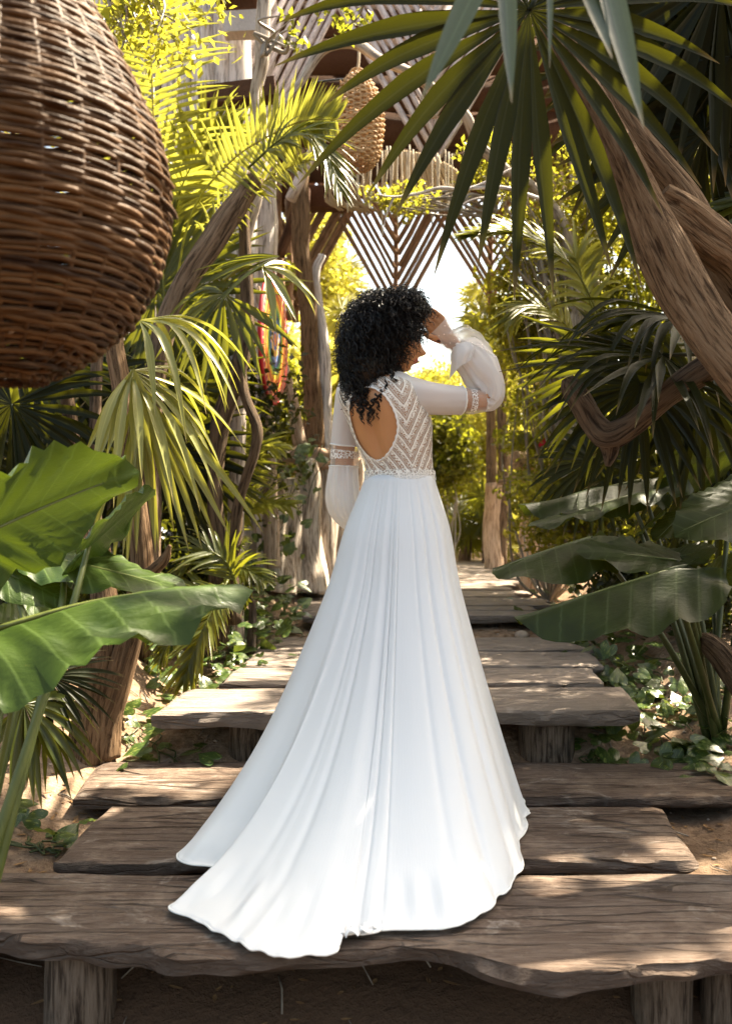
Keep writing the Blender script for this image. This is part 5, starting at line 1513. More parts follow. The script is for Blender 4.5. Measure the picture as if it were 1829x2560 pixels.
# ---- fan palms
def fan_palm(label, base, leaves, mat, group=None, trunk_rows=None):
    t = thing('fan_palm', label, 'palm', base, group)
    if trunk_rows:
        m_ = MB(); trunk(m_, trunk_rows, 40, 16, .25, 3.); m_.build('trunk', M['bark'], t)
    for l in leaves:
        m_ = MB()
        hub = P(*l['hub'])
        D = idir(l['a'], l.get('dep', 0.)); N = l.get('N', (0, -1., .35))
        fan(m_, hub, D, N, l['R'] * l['hub'][2] / F, l.get('n', 26), l.get('sp', 110), l.get('dr', .3), l.get('tb', .4), l.get('t', .5), .45, l.get('ww', 1.), l.get('j', .04), .1, l.get('cup', .2), 11, l.get('brk', 0.))
        if 'stem' in l:
            petiole(m_, P(*l['stem']), hub, l.get('sag', .03), .008)
        m_.build('frond', M[l.get('m', mat)], t)
    return t
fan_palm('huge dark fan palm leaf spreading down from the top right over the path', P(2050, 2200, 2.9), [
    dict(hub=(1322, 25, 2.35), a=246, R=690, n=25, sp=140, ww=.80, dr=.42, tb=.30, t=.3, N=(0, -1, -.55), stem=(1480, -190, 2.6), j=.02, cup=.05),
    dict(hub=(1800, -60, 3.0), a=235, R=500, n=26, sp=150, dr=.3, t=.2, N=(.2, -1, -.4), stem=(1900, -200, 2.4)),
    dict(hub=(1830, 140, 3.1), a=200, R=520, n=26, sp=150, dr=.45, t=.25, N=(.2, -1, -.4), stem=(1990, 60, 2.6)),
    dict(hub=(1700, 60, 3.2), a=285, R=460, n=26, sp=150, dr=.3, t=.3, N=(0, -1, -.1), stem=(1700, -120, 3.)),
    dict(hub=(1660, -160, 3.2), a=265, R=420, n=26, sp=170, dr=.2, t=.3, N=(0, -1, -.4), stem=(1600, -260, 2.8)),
    dict(hub=(1647, -361, 3.9), a=250, R=620, n=26, sp=170, dr=.3, t=.3, N=(-.2, -.4, .9)),  # this and the next three fronds, hubs above the frame, added to cast shade
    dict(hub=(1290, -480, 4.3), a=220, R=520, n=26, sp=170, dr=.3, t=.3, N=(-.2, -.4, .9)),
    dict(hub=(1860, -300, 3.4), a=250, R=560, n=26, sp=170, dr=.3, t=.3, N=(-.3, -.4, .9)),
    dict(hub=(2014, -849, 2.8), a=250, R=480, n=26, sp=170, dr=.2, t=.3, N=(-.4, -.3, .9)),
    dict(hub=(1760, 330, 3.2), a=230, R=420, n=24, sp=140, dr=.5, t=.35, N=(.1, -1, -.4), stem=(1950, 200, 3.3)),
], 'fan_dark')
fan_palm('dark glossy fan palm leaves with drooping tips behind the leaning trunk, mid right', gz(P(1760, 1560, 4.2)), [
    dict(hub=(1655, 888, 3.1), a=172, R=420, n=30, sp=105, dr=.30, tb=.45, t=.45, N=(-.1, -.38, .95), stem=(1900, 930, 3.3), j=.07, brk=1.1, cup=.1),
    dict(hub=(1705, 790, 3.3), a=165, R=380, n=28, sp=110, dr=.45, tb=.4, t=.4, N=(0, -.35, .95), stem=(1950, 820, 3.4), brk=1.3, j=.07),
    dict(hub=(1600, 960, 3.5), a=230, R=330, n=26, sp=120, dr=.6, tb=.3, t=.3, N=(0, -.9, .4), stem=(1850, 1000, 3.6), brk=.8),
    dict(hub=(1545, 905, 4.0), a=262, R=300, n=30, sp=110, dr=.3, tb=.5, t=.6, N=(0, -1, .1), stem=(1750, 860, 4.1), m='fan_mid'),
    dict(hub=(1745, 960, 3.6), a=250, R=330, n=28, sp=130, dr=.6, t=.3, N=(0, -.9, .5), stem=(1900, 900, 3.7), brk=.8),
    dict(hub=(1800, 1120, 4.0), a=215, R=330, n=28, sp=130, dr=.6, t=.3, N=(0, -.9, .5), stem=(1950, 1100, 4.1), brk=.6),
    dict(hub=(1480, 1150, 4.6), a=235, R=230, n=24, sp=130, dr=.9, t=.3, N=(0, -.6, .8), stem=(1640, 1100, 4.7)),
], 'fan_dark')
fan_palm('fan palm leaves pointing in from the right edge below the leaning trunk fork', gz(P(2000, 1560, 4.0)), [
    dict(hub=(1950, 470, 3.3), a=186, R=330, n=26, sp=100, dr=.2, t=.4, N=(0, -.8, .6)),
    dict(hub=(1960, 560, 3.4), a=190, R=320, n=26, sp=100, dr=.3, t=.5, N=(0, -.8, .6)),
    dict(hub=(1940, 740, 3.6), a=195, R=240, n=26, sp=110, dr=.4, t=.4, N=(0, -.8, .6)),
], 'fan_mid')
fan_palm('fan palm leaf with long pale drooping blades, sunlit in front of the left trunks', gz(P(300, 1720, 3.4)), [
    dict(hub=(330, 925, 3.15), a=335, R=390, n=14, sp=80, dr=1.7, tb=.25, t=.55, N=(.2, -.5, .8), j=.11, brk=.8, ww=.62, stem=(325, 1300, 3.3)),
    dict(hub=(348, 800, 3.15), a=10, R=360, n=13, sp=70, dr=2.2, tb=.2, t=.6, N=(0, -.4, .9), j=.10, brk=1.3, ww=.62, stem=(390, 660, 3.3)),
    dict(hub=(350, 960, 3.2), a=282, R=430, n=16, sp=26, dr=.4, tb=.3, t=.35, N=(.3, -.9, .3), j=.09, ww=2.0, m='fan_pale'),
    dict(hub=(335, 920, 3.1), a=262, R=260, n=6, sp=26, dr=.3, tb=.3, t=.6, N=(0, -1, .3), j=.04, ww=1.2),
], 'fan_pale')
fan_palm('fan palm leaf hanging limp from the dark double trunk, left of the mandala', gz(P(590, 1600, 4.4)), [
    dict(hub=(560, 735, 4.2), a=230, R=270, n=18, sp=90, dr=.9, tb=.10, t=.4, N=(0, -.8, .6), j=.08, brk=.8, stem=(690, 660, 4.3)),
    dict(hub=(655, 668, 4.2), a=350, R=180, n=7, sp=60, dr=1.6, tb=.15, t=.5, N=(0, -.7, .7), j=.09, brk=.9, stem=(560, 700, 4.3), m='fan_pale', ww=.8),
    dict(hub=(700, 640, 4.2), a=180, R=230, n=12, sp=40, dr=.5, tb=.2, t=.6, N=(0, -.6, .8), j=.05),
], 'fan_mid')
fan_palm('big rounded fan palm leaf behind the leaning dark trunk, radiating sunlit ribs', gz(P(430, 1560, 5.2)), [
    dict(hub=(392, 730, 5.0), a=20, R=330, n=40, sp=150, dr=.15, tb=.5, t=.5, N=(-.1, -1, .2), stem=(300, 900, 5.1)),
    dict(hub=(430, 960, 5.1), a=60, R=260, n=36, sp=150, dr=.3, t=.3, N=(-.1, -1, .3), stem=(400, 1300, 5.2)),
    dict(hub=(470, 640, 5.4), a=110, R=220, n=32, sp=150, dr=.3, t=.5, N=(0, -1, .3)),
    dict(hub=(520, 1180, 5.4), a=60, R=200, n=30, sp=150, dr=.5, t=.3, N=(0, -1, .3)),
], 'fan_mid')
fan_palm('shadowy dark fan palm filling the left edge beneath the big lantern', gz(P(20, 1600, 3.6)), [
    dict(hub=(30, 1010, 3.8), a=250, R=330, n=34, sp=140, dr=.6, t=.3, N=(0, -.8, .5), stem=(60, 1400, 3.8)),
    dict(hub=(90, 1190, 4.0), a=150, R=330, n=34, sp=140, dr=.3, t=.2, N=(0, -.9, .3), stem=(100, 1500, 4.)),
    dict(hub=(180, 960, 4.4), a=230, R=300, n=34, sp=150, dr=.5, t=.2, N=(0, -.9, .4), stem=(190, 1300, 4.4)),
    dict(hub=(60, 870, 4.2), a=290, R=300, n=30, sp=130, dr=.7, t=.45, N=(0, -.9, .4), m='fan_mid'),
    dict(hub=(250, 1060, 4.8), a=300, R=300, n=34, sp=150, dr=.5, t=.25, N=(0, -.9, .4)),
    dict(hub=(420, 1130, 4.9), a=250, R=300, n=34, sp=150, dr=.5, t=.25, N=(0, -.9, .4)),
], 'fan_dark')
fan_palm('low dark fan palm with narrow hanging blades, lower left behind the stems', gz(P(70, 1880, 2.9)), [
    dict(hub=(60, 1760, 2.75), a=305, R=250, n=14, sp=80, dr=.9, tb=.2, t=.3, N=(0, -.5, .8), j=.1, brk=.7, m='fan_mid', stem=(60, 1950, 2.8)),
    dict(hub=(120, 1690, 2.9), a=350, R=190, n=20, sp=80, dr=.5, tb=.2, t=.4, N=(0, -.7, .7), stem=(80, 1930, 2.9)),
    dict(hub=(20, 1660, 3.0), a=60, R=230, n=26, sp=150, dr=.3, t=.2, N=(0, -.9, .3), stem=(40, 1900, 3.)),
    dict(hub=(110, 1790, 2.8), a=265, R=190, n=12, sp=50, dr=.6, t=.5, N=(0, -.8, .5), m='fan_mid'),
], 'fan_dark')
# near blades hanging from the very top of the frame
t = thing('fan_palm_leaf', 'pale blue-green leaf blades hanging close to the camera from the top edge', 'palm leaf', P(1300, -120, 1.45))
for (a, b, w, dr) in (((1235, -130), (1052, 245), 66, .02), ((1262, -130), (1278, 250), 52, .02), ((1375, -130), (1373, 165), 18, 0), ((1440, -130), (1528, 140), 66, .02), ((1500, -130), (1608, 310), 76, .04)):
    m_ = MB(); p0, p1 = P(*a, 1.45), P(*b, 1.42)
    L = np.linalg.norm(p1 - p0)
    blades(m_, p0, p1 - p0, [[.15, -1, .5]], L * 1.02, w * 1.45 / F, np.array([.8, 1, 1, .95, .9, .8, .65, .45, .22, .03]), dr, 0, .22, .7)
    m_.build('blade', M['fan_near'], t)

# ---- feather palms
def feather_palm(label, base, fronds, mat='feather', group=None):
    t = thing('feather_palm', label, 'palm', base, group)
    for l in fronds:
        m_ = MB()
        frond(m_, [P(*q) for q in l['p']], l.get('up', (0, -.3, 1)), l.get('n', 30), l['L'] * l['p'][0][2] / F, l.get('w', 15) * l['p'][0][2] / F, l.get('phi', 55), l.get('lift', .15), l.get('dr', .5), l.get('t', .5), .007, l.get('st', .12), 7, l.get('j', .10), phid=l.get('pd', 28))
        m_.build('frond', M[l.get('m', mat)], t)
    return t
feather_palm('feather palm with glowing yellow comb-like fronds arching in front of the log wall, upper left', gz(P(400, 1560, 5.3)), [
    dict(p=[(420, 900, 5.0), (400, 560, 5.0), (384, 300, 4.95), (376, 60, 4.9), (372, -140, 4.85)], L=215, n=40, up=(0, -1, .1), phi=78, dr=.35, lift=.05, t=.7, j=.03, st=.3, w=12, pd=12),
    dict(p=[(420, 880, 4.8), (470, 560, 4.7), (570, 410, 4.6), (690, 330, 4.5), (770, 300, 4.4), (840, 300, 4.35)], L=125, n=42, up=(-.15, -.95, .15), phi=82, dr=.10, lift=.08, t=.75, j=.03, st=.35, w=12, pd=18),
    dict(p=[(400, 900, 4.9), (500, 640, 4.8), (600, 500, 4.7), (700, 430, 4.6), (775, 400, 4.5)], L=105, n=30, up=(-.3, -.8, .5), phi=66, dr=.6, t=.5, st=.3, w=10),
    dict(p=[(620, 420, 4.4), (700, 350, 4.35), (765, 330, 4.3), (815, 380, 4.25), (850, 470, 4.2)], L=140, n=30, up=(.3, -.6, .7), phi=50, dr=.6, lift=.1, t=.3, m='feather_mid', w=12),
    dict(p=[(480, 900, 5.4), (460, 640, 5.4), (500, 420, 5.4), (600, 320, 5.4)], L=170, n=36, up=(0, -.8, .5), dr=.6, t=.4, m='feather_mid'),
    dict(p=[(380, 700, 5.6), (330, 400, 5.6), (270, 180, 5.6), (200, 60, 5.6)], L=190, n=36, up=(0, -.9, .3), dr=.5, t=.5),
    dict(p=[(430, 760, 5.3), (440, 520, 5.2), (500, 380, 5.1), (560, 330, 5.1)], L=170, n=36, up=(.2, -.9, .3), dr=.7, t=.6),
])
feather_palm('low feather palm with sunny yellow fronds beside the stump wall, left of the path', gz(P(560, 1500, 5.8)), [
    dict(p=[(540, 1420, 5.6), (590, 1320, 5.5), (650, 1262, 5.4), (725, 1262, 5.3)], L=95, n=32, dr=.6, t=.6, up=(0, -.6, .8), w=11),
    dict(p=[(540, 1420, 5.6), (570, 1280, 5.6), (600, 1190, 5.6), (650, 1150, 5.5)], L=100, n=30, dr=.5, t=.7, up=(0, -.8, .5), w=11),
    dict(p=[(550, 1400, 5.7), (600, 1200, 5.7), (640, 1110, 5.7), (700, 1120, 5.7)], L=90, n=30, dr=.6, t=.7, up=(0, -.8, .5), w=11),
    dict(p=[(530, 1400, 5.6), (500, 1290, 5.6), (480, 1210, 5.6), (440, 1180, 5.5)], L=100, n=30, dr=.6, t=.4, up=(0, -.8, .5), w=11, m='feather_mid'),
    dict(p=[(520, 1500, 5.0), (560, 1440, 4.9), (610, 1420, 4.8), (660, 1450, 4.7)], L=90, n=30, dr=.7, t=.3, up=(0, -.6, .8), w=10, m='feather_mid'),
    dict(p=[(500, 1500, 5.0), (520, 1430, 5.0), (540, 1380, 5.0), (600, 1360, 4.9)], L=90, n=30, dr=.7, t=.4, up=(0, -.6, .8), w=10, m='feather_mid'),
])
feather_palm('feather palm frond hanging to the ground left of the steps, leaflets flashing in the sun', gz(P(560, 1640, 4.5)), [
    dict(p=[(570, 1450, 4.3), (545, 1500, 4.2), (510, 1570, 4.1), (480, 1640, 4.05), (462, 1700, 4.0)], L=120, n=32, dr=.35, t=.6, up=(-.3, -.7, .6), w=11, phi=48),
    dict(p=[(560, 1460, 4.4), (500, 1490, 4.4), (440, 1560, 4.3), (400, 1650, 4.3)], L=110, n=30, dr=.6, t=.3, up=(-.3, -.6, .7), w=11),
    dict(p=[(540, 1480, 4.5), (470, 1470, 4.5), (410, 1500, 4.5), (360, 1580, 4.5)], L=110, n=30, dr=.6, t=.2, up=(-.3, -.6, .7), w=11, m='feather_mid'),
    dict(p=[(600, 1480, 4.6), (560, 1400, 4.6), (500, 1380, 4.6), (430, 1440, 4.6)], L=100, n=30, dr=.6, t=.2, up=(-.3, -.6, .7), w=11, m='feather_mid'),
], 'feather_mid')
feather_palm('long feather palm frond arching left in front of the leaves, right of the sky opening', gz(P(1480, 1500, 5.6)), [
    dict(p=[(1500, 800, 5.1), (1440, 680, 5.0), (1350, 600, 5.0), (1260, 575, 4.95), (1170, 585, 4.9)], L=130, n=40, dr=.35, lift=.0, t=.3, up=(0, -.5, .8), w=12, phi=34, st=.3, m='feather_mid'),
    dict(p=[(1500, 820, 5.2), (1460, 720, 5.2), (1440, 650, 5.2), (1420, 640, 5.2)], L=170, n=24, dr=.9, t=.7, up=(0, -.6, .7), w=14),
    dict(p=[(1480, 900, 5.4), (1400, 800, 5.4), (1330, 760, 5.4), (1270, 800, 5.4)], L=130, n=30, dr=.7, t=.5, up=(0, -.6, .7), w=12),
])
# far palms round the opening
def star_palm(label, c, R, n, tr, mat, base_y, group='small palms far down the path'):
    t = thing('small_palm', label, 'palm', gz(P(c[0], base_y, c[2])), group)
    m_ = MB()
    for k in range(n):
        a = RNG.uniform(-30, 210); 
        fan(m_, P(c[0] + RNG.uniform(-R, R) * .5, c[1] + RNG.uniform(-R, R) * .5, c[2] + RNG.uniform(-.4, .4)), idir(a, RNG.uniform(-.4, .4)), nrm([RNG.uniform(-.5, .5), -1, RNG.uniform(0, .8)]), R * c[2] / F * RNG.uniform(.6, 1), 18, 130, .35, .3, tr, .45, .8, .06, .12, .2, 6)
    m_.build('crown', M[mat], t)
    m_ = MB(); trunk(m_, [list(P(c[0], c[1] + 10, c[2])) + [.06], list(P(c[0] + 6, (c[1] + base_y) / 2, c[2])) + [.07], list(gz(P(c[0], base_y, c[2]), -.05)) + [.09]], 12, 8, .2)
    m_.build('trunk', M['bark'], t)
star_palm('small bright palm against the sky just left of the head, far back', (842, 700, 13), 90, 14, .7, 'leaf_far', 1380)
star_palm('small bright palm below the left chevron screen, beside the log post', (868, 800, 12), 90, 14, .6, 'leaf_far', 1380)
star_palm('small palm under the right chevron screen, leaves like a star', (1222, 742, 12), 70, 8, .6, 'leaf_far', 1390)
star_palm('small palm with outstretched leaves above the bride\'s right elbow', (1250, 850, 11), 110, 12, .4, 'leaf_mid', 1390)
star_palm('low palm at the bend of the boardwalk, skirt of old leaves', (1160, 1310, 12.5), 90, 14, .25, 'leaf_mid', 1400)
star_palm('low spiky palm between the dress and the short post', (1225, 1270, 12), 80, 12, .3, 'leaf_mid', 1400)

# ---- small-leaved bushes and trees
def bush(label, c, r, n, size, tint, mat, base=None, name='bush', cat='bush', clumps=26, cl=.30, dt=.15, twigs=10, group=None, up=.3, tv=.22, part='foliage', pts=None, grav=0.):
    """c: centre, r: radii in metres, leaves gathered in clumps"""
    c = np.asarray(c, float); r = np.asarray(r, float)
    b = gz([c[0], c[1] + .1, 0], -.05) if base is None else np.asarray(base, float)
    t = thing(name, label, cat, b, group)
    d = nrm(RNG.standard_normal((clumps, 3))) * (RNG.random((clumps, 1)) ** .45)
    cc = c + d * r if pts is None else np.asarray(pts)
    clumps = len(cc)
    k = RNG.integers(0, clumps, n)
    rs = cl * r.min() * (.6 + .8 * RNG.random(clumps))
    g = RNG.standard_normal((n, 3)); g = g / np.maximum(1, np.linalg.norm(g, axis=1, keepdims=True) / 1.7)
    pos = cc[k] + g * rs[k][:, None] * np.array([1, 1, .8])
    tt = np.clip(tint + tv * RNG.standard_normal(clumps), 0, 1)
    m_ = MB()
    leafcloud(m_, pos, size, up, tt[k], dt)
    m_.v[0] = m_.v[0]
    o = m_.build(part, M[mat], t)
    if n > 300: o['kind'] = 'stuff'
    if twigs:
        m_ = MB()
        for q in RNG.permutation(clumps)[:twigs]:
            e = cc[q]; mid = b * .45 + e * .55 + RNG.standard_normal(3) * r.min() * .25
            trunk(m_, [list(b) + [.016], list(b * .7 + mid * .3 + RNG.standard_normal(3) * .06) + [.012], list(mid + RNG.standard_normal(3) * .05) + [.008], list(e) + [.003]], 20, 5, .2)
        m_.build('stem', M['twig'], t)
    return t
def PR(x, y, d, rx, ry, rd):
    return P(x, y, d), np.array([rx * d / F, rd, ry * d / F])
# upper left, rounded leaves on twigs
bush('leafy tree branches with rounded yellow-green leaves hanging in the top left corner', *PR(400, 60, 4.3, 200, 100, .4), 620, .055, .6, 'leaf_yellow', base=P(300, -160, 4.3), name='leafy_tree', cat='tree', clumps=60, cl=.30, twigs=26)
bush('leaf sprays hanging behind the yellow fronds, left of the log wall', *PR(310, 320, 5.8, 120, 220, .5), 1200, .05, .5, 'leaf_yellow', base=gz(P(330, 1500, 5.8)), name='leafy_tree', cat='tree', clumps=60, cl=.26, twigs=20)
bush('small dark sprig of leaves over the sticks, top centre', *PR(850, 30, 4.8, 60, 40, .2), 160, .045, .2, 'leaf_mid', base=P(900, -80, 4.8), name='leafy_branch', cat='branch', clumps=10, cl=.4, twigs=5)
bush('sprig of leaves beside the thin pale trunk, top centre', *PR(735, 85, 4.9, 60, 40, .2), 40, .05, .3, 'leaf_mid', base=P(660, 110, 5.1), name='leafy_branch', cat='branch', clumps=8, cl=.3, twigs=5)
# leaves in front of the chevron screens
bush('tree boughs with small yellow-green leaves in front of the chevron screens, above the head', *PR(985, 500, 6.3, 100, 45, .3), 620, .045, .55, 'leaf_yellow', base=P(1240, 520, 6.3), name='leafy_branch', cat='branch', clumps=30, cl=.35, twigs=12)
bush('small-leaved boughs around the bare branch, right of the macrame fringe', *PR(1240, 420, 6.4, 90, 140, .3), 1400, .045, .45, 'leaf_yellow', base=P(1420, 900, 6.6), name='leafy_tree', cat='tree', clumps=60, cl=.28, twigs=20)
bush('leafy boughs crossing the right chevron screen', *PR(1340, 600, 6.6, 110, 90, .3), 1300, .042, .4, 'leaf_yellow', base=P(1430, 1200, 6.7), name='leafy_tree', cat='tree', clumps=60, cl=.30, twigs=12)
# right mass
R_ = [('olive-leaved tree crown at the right, upper part behind the leaning trunk', 1600, 420, 6.8, 260, 260, 9000, 'leaf_yellow', .45),
      ('olive-leaved bush right of the sky opening', 1370, 800, 7.2, 170, 200, 9000, 'leaf_yellow', .42),
      ('bushy tree behind the mid-right fan leaves', 1620, 860, 7.0, 240, 230, 9000, 'leaf_mid', .5),
      ('leafy bush in half shade below the V-shaped trunk', 1560, 1240, 6.2, 260, 190, 9000, 'leaf_yellow', .35),
      ('glossy-leaved bush around the orange pillar', 1380, 1120, 7.6, 120, 220, 6500, 'leaf_mid', .5),
      ('dark undergrowth behind the elephant ear stems at the right edge', 1730, 1440, 5.2, 260, 150, 9000, 'leaf_dark', .4),
      ('leafy tree at the far right edge beside the trunk fork', 1800, 640, 5.6, 150, 260, 5000, 'leaf_mid', .5)]
for (lb, x, y, d, rx, ry, n, mt, tn) in R_:
    bush(lb, *PR(x, y, d, rx, ry, .9), n, .058, tn, mt, base=gz(P(x, 1500, d)), name='leafy_bush', cat='bush', clumps=80, cl=.20, twigs=16)
# centre and far
bush('dark rounded bush touching the waist of the dress, right side', *PR(1118, 1120, 10.5, 60, 110, .5), 6500, .075, .3, 'leaf_mid', base=gz(P(1120, 1395, 10.5)), name='round_bush', clumps=50, cl=.4, twigs=8)
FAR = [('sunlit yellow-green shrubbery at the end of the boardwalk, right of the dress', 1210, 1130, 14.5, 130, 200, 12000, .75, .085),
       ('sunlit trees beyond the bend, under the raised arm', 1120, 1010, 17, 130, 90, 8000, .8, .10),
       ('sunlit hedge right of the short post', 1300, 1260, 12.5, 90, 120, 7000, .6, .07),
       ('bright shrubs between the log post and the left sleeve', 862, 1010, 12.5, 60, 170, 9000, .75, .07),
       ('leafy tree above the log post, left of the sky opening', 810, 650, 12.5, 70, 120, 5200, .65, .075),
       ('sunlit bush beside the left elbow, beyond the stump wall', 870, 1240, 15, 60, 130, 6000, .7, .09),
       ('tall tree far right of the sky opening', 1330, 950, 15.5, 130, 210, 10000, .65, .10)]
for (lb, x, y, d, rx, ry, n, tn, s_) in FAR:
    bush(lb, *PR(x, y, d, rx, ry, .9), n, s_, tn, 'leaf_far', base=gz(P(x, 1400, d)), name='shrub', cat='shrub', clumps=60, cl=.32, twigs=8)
# left backing
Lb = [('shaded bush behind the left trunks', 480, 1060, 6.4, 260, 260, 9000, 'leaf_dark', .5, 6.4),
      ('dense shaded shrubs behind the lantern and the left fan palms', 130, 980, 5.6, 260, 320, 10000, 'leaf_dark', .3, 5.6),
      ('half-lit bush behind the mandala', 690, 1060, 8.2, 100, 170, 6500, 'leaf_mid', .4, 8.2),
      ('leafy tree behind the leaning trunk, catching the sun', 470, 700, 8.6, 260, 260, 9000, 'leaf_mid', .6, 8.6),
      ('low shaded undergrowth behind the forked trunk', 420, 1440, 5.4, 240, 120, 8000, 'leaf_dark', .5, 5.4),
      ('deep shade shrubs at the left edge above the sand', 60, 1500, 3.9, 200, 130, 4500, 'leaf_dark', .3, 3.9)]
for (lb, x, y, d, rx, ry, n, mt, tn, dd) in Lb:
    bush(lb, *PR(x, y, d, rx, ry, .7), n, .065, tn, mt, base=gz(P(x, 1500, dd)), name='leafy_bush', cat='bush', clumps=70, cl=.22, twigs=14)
# far wood that closes the view on both sides
m_ = MB()
for (x0, x1, y0, dmin, dmax, n) in ((-900, 840, -200, 11, 20, 26000), (1260, 3000, -200, 10.5, 20, 30000), (800, 1290, 930, 19, 26, 15000), (700, 860, 560, 15, 19, 5000)):
    x = RNG.uniform(x0, x1, n); d = RNG.uniform(dmin, dmax, n)
    yt = y0 + 90 * vn(np.stack([x * .012, x * 0, x * 0], -1)) + 60 * vn(np.stack([x * .04, x * 0 + 3, x * 0], -1))
    y = yt + RNG.random(n) ** .85 * (1400 - yt)
    pos = np.stack([(x - CX) * d / F, d, HC - (y - CY) * d / F], -1)
    keep = vn(pos * np.array([1.1, .8, 1.3])) + .55 * vn(pos * 3.1) > -.12
    pos = pos[keep]
    tt = .5 + .4 * vn(pos * .9 + 7)
    leafcloud(m_, pos, .17, .3, tt, .15, .6)
o = m_.build('far_wood', M['leaf_far']); o['kind'] = 'stuff'
tag(o, 'mass of sunlit jungle foliage closing the view behind the garden', 'trees')

# ---- creepers: heart-shaped leaves, each its own object
def heart_mesh(name, mat):
    nv = 20
    ph = np.linspace(-math.pi, math.pi, nv + 1)
    ap = np.abs(ph)
    xx = np.interp(ap, [0, .3, .8, 1.4, 2.1, 2.6, 3.0, math.pi], [1., .72, .42, .08, -.20, -.26, -.12, -.02])
    yy = np.interp(ap, [0, .3, .8, 1.4, 2.1, 2.6, 3.0, math.pi], [0, .18, .42, .50, .40, .22, .05, 0]) * np.sign(ph)
    r = np.array([.05, .4, .75, 1.])[:, None]
    x, y = r * xx[None], r * yy[None]
    z = -.25 * x ** 2 * np.sign(x) * .6 + .35 * np.abs(y) * .6 - .5 * y ** 2 + .03 * np.sin(ph * 5)[None] * r ** 3
    m_ = MB(); m_.add(np.stack([x, y, z], -1).reshape(-1, 3), gridf(4, nv + 1), .5, np.stack([y * 2, x, 0 * x], -1).reshape(-1, 3))
    o = m_.build(name, mat)
    me = o.data
    bpy.data.objects.remove(o)
    return me
def pothos_mat():
    m = NT('variegated_creeper_leaf')
    L = m.attr('luv', 'Vector'); u = m.sep(L)
    rnd = m.n('ObjectInfo').outputs['Random']
    off = m.comb(m.math('MULTIPLY', rnd, 31.), m.math('MULTIPLY', rnd, 17.), 0.)
    v = m.n('VectorMath', operation='ADD', ins={0: L, 1: off}).outputs[0]
    n1 = m.noise(m.mapv(v, (5, 2, 1)), 1.6, 4, .6, .5)
    c = m.mix(m.math('MULTIPLY', rnd, .7), (.018, .042, .010), (.05, .085, .018))
    c = m.mix(m.ramp(n1, [(.56, 0.), (.62, .8)]), c, (.26, .29, .07))
    mid = m.ramp(m.math('ABSOLUTE', u[0]), [(0., 1.), (.04, 0.)])
    c = m.mix(m.math('MULTIPLY', mid, .4), c, (.22, .26, .08))
    a = m.pbr(c, .28, .5, m.bump(n1, .004, .4))
    b = m.n('BsdfTranslucent', ins={'Color': (.20, .26, .03)}).outputs[0]
    return m.fin(m.n('MixShader', ins={0: .25, 1: a, 2: b}).outputs[0])
M['pothos'] = pothos_mat()
HM = heart_mesh('creeper_leaf', M['pothos'])
def creeper(label, pts, n, size, spread, lift=(.01, .09), runners=6, face=None):
    """pts: polyline of (x, y) pixels with depth; leaves scattered about it on the ground"""
    c = crv([list(P(*q)) for q in pts], 120)
    b = gz(c[0])
    t = thing('creeper', label, 'creeper', b)
    for k in range(n):
        q = c[RNG.integers(0, 120)] + RNG.standard_normal(3) * np.array([spread, spread * 1.2, spread * .2])
        if face is None:
            q[2] = float(ground_z(q[0], q[1])) + RNG.uniform(*lift)
            up = nrm(np.array([0, -.35, 1.]) + RNG.standard_normal(3) * .38)
        else:
            up = nrm(np.array(face) + RNG.standard_normal(3) * .45)
        X = nrm(np.cross(up, RNG.standard_normal(3)))
        Y = np.cross(up, X)
        s = size * RNG.uniform(.55, 1.2)
        o = bpy.data.objects.new('leaf', HM)
        COL.objects.link(o); o.parent = t
        mt = Matrix(((X[0] * s, Y[0] * s, up[0] * s, q[0] - b[0]), (X[1] * s, Y[1] * s, up[1] * s, q[1] - b[1]), (X[2] * s, Y[2] * s, up[2] * s, q[2] - b[2]), (0, 0, 0, 1)))
        o.matrix_local = mt
    m_ = MB()
    for k in range(runners):
        i0 = RNG.integers(0, 70); seg_ = c[i0:i0 + 50:8].copy() + RNG.standard_normal((1, 3)) * spread * .6 + RNG.standard_normal((len(c[i0:i0 + 50:8]), 3)) * .02
        if face is None: seg_[:, 2] = ground_z(seg_[:, 0], seg_[:, 1]) + .012
        tube(m_, crv(seg_, 30), .0035, 5, .5)
    m_.build('runner', M['stem_dark'], t)
    return t
creeper('variegated creeper trailing down the sandy bank right of the steps', [(1470, 1545, 5.4), (1500, 1590, 5.0), (1540, 1640, 4.5), (1580, 1700, 4.1), (1640, 1770, 3.75), (1720, 1810, 3.5), (1850, 1850, 3.3)], 190, .085, .13, runners=10)
creeper('dark creeper mat under the elephant ears, higher on the right bank', [(1420, 1440, 7.), (1500, 1480, 6.2), (1560, 1520, 5.4), (1640, 1580, 4.8), (1760, 1640, 4.3)], 110, .085, .26, (.01, .22))
creeper('few large creeper leaves under the right end of the fourth step', [(1480, 1790, 3.62), (1500, 1830, 3.55), (1510, 1800, 3.58)], 7, .09, .03)
creeper('leafy creeper heaped along the left bank beside the middle steps', [(640, 1330, 6.4), (640, 1400, 6.), (650, 1470, 5.7), (640, 1540, 5.3), (600, 1580, 5.0)], 190, .085, .16, (.02, .30), 8)
creeper('creeper climbing over the split stumps left of the path', [(690, 1190, 6.7), (740, 1150, 6.8), (800, 1120, 6.9), (720, 1250, 6.7), (700, 1330, 6.7), (680, 1400, 6.6)], 60, .075, .10, face=(.1, -1, .5))
creeper('sparse creeper in the shade between the forked trunk and the log post', [(330, 1750, 3.9), (370, 1800, 3.7), (420, 1850, 3.5), (350, 1880, 3.4)], 26, .085, .09)
creeper('small creeper on the sunlit sand ledge at the left edge', [(70, 1900, 2.85), (120, 1925, 2.8), (180, 1910, 2.85)], 12, .075, .06)
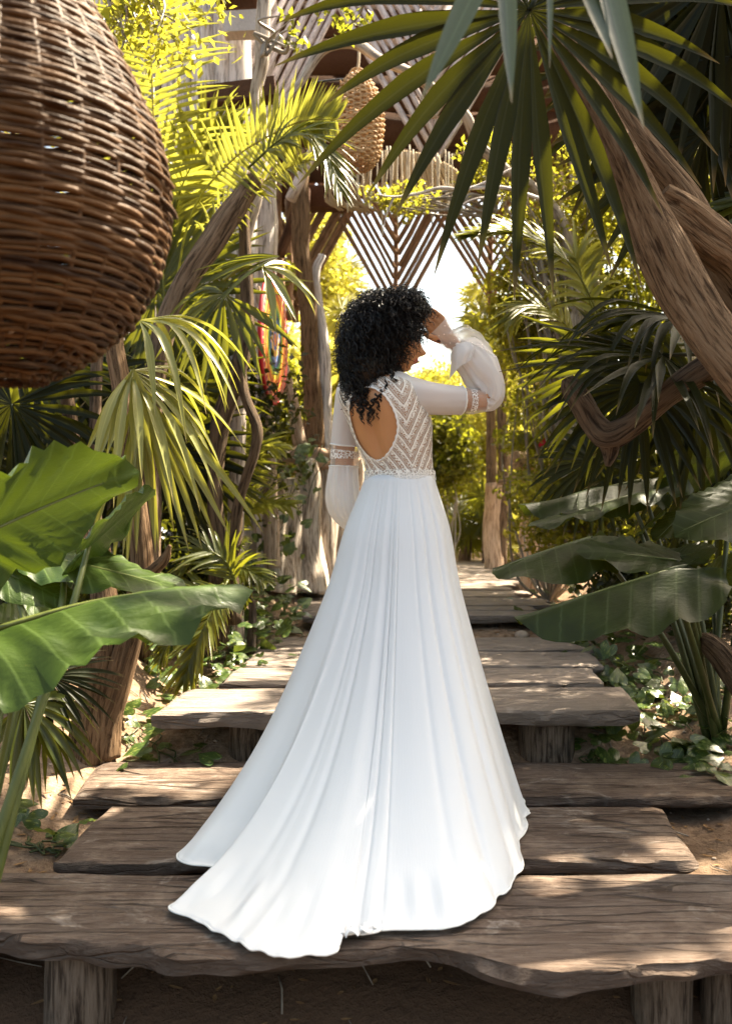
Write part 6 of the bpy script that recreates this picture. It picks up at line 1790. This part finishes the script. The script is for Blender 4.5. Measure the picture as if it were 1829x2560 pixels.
creeper('single trailing leaves on the soil at the foot of the nearest post', [(190, 2535, 1.9), (230, 2545, 1.9)], 3, .06, .015)
creeper('dark creeper strands around the root stub near the right edge', [(1620, 1590, 4.4), (1700, 1640, 4.0), (1790, 1700, 3.7)], 60, .08, .13, (.01, .08))
creeper('creeper carpet behind the hanging frond, left bank', [(420, 1600, 4.6), (500, 1620, 4.5), (580, 1600, 4.7), (400, 1700, 4.2)], 70, .08, .16, (.01, .12))
for (lb, c, r, n) in (('low dark bush on the open sand beyond the right edge of the steps', (2.5, 3.3, .35), (.7, .6, .30), 1800), ('low bush on the sand behind the leaning trunk, off to the right', (3.0, 4.6, .75), (.8, .6, .35), 2200),
                      ('low shaded bush left of the elephant ears, beyond the edge', (-2.3, 3.0, .4), (.7, .8, .4), 2200)):
    bush(lb, c, r, n, .07, .4, 'leaf_mid', name='leafy_bush', cat='bush', clumps=40, cl=.35, twigs=8)
# red blossom in the bush above the pillar
m_ = MB(); blades(m_, np.repeat([P(1362, 1102, 6.9)], 7, 0), nrm(RNG.standard_normal((7, 3)) + [0, -.5, .2]), np.tile([[0, -1., .3]], (7, 1)), .07, .035, np.array([.3, 1, 1, .5, .05]), .3)
o = m_.build('red_blossom', M['petal'], loc=P(1362, 1102, 6.9)); tag(o, 'red blossom among the leaves above the cut branch of the orange pillar', 'flower')

# ---- tall trees beyond the top of the frame whose crowns shade the steps
def crown(label, base, c, r, n, size, mat, clumps, cl):
    t = bush(label, c, r, n, size, .5, mat, base=base, name='shade_tree', cat='tree', clumps=clumps, cl=cl, twigs=18)
    m_ = MB(); b = np.array(base, float); c = np.array(c, float)
    trunk(m_, [list(b) + [.14], list(b * .6 + c * .4 + [.15, .1, 0]) + [.11], list(c) + [.07]], 40, 14, .2); m_.build('trunk', M['bark'], t)
crown('tall shade tree right of the garden, its crown above the frame', (5.4, 6.4, .5), (4.4, 5.7, 7.2), (1.35, 1.5, .7), 800, .24, 'leaf_mid', 44, .30)
crown('second tall shade tree overhanging the path from the right, crown above the frame', (4.4, 4.4, .4), (3.0, 4.4, 5.35), (1.2, 1.5, .4), 420, .22, 'leaf_mid', 32, .30)
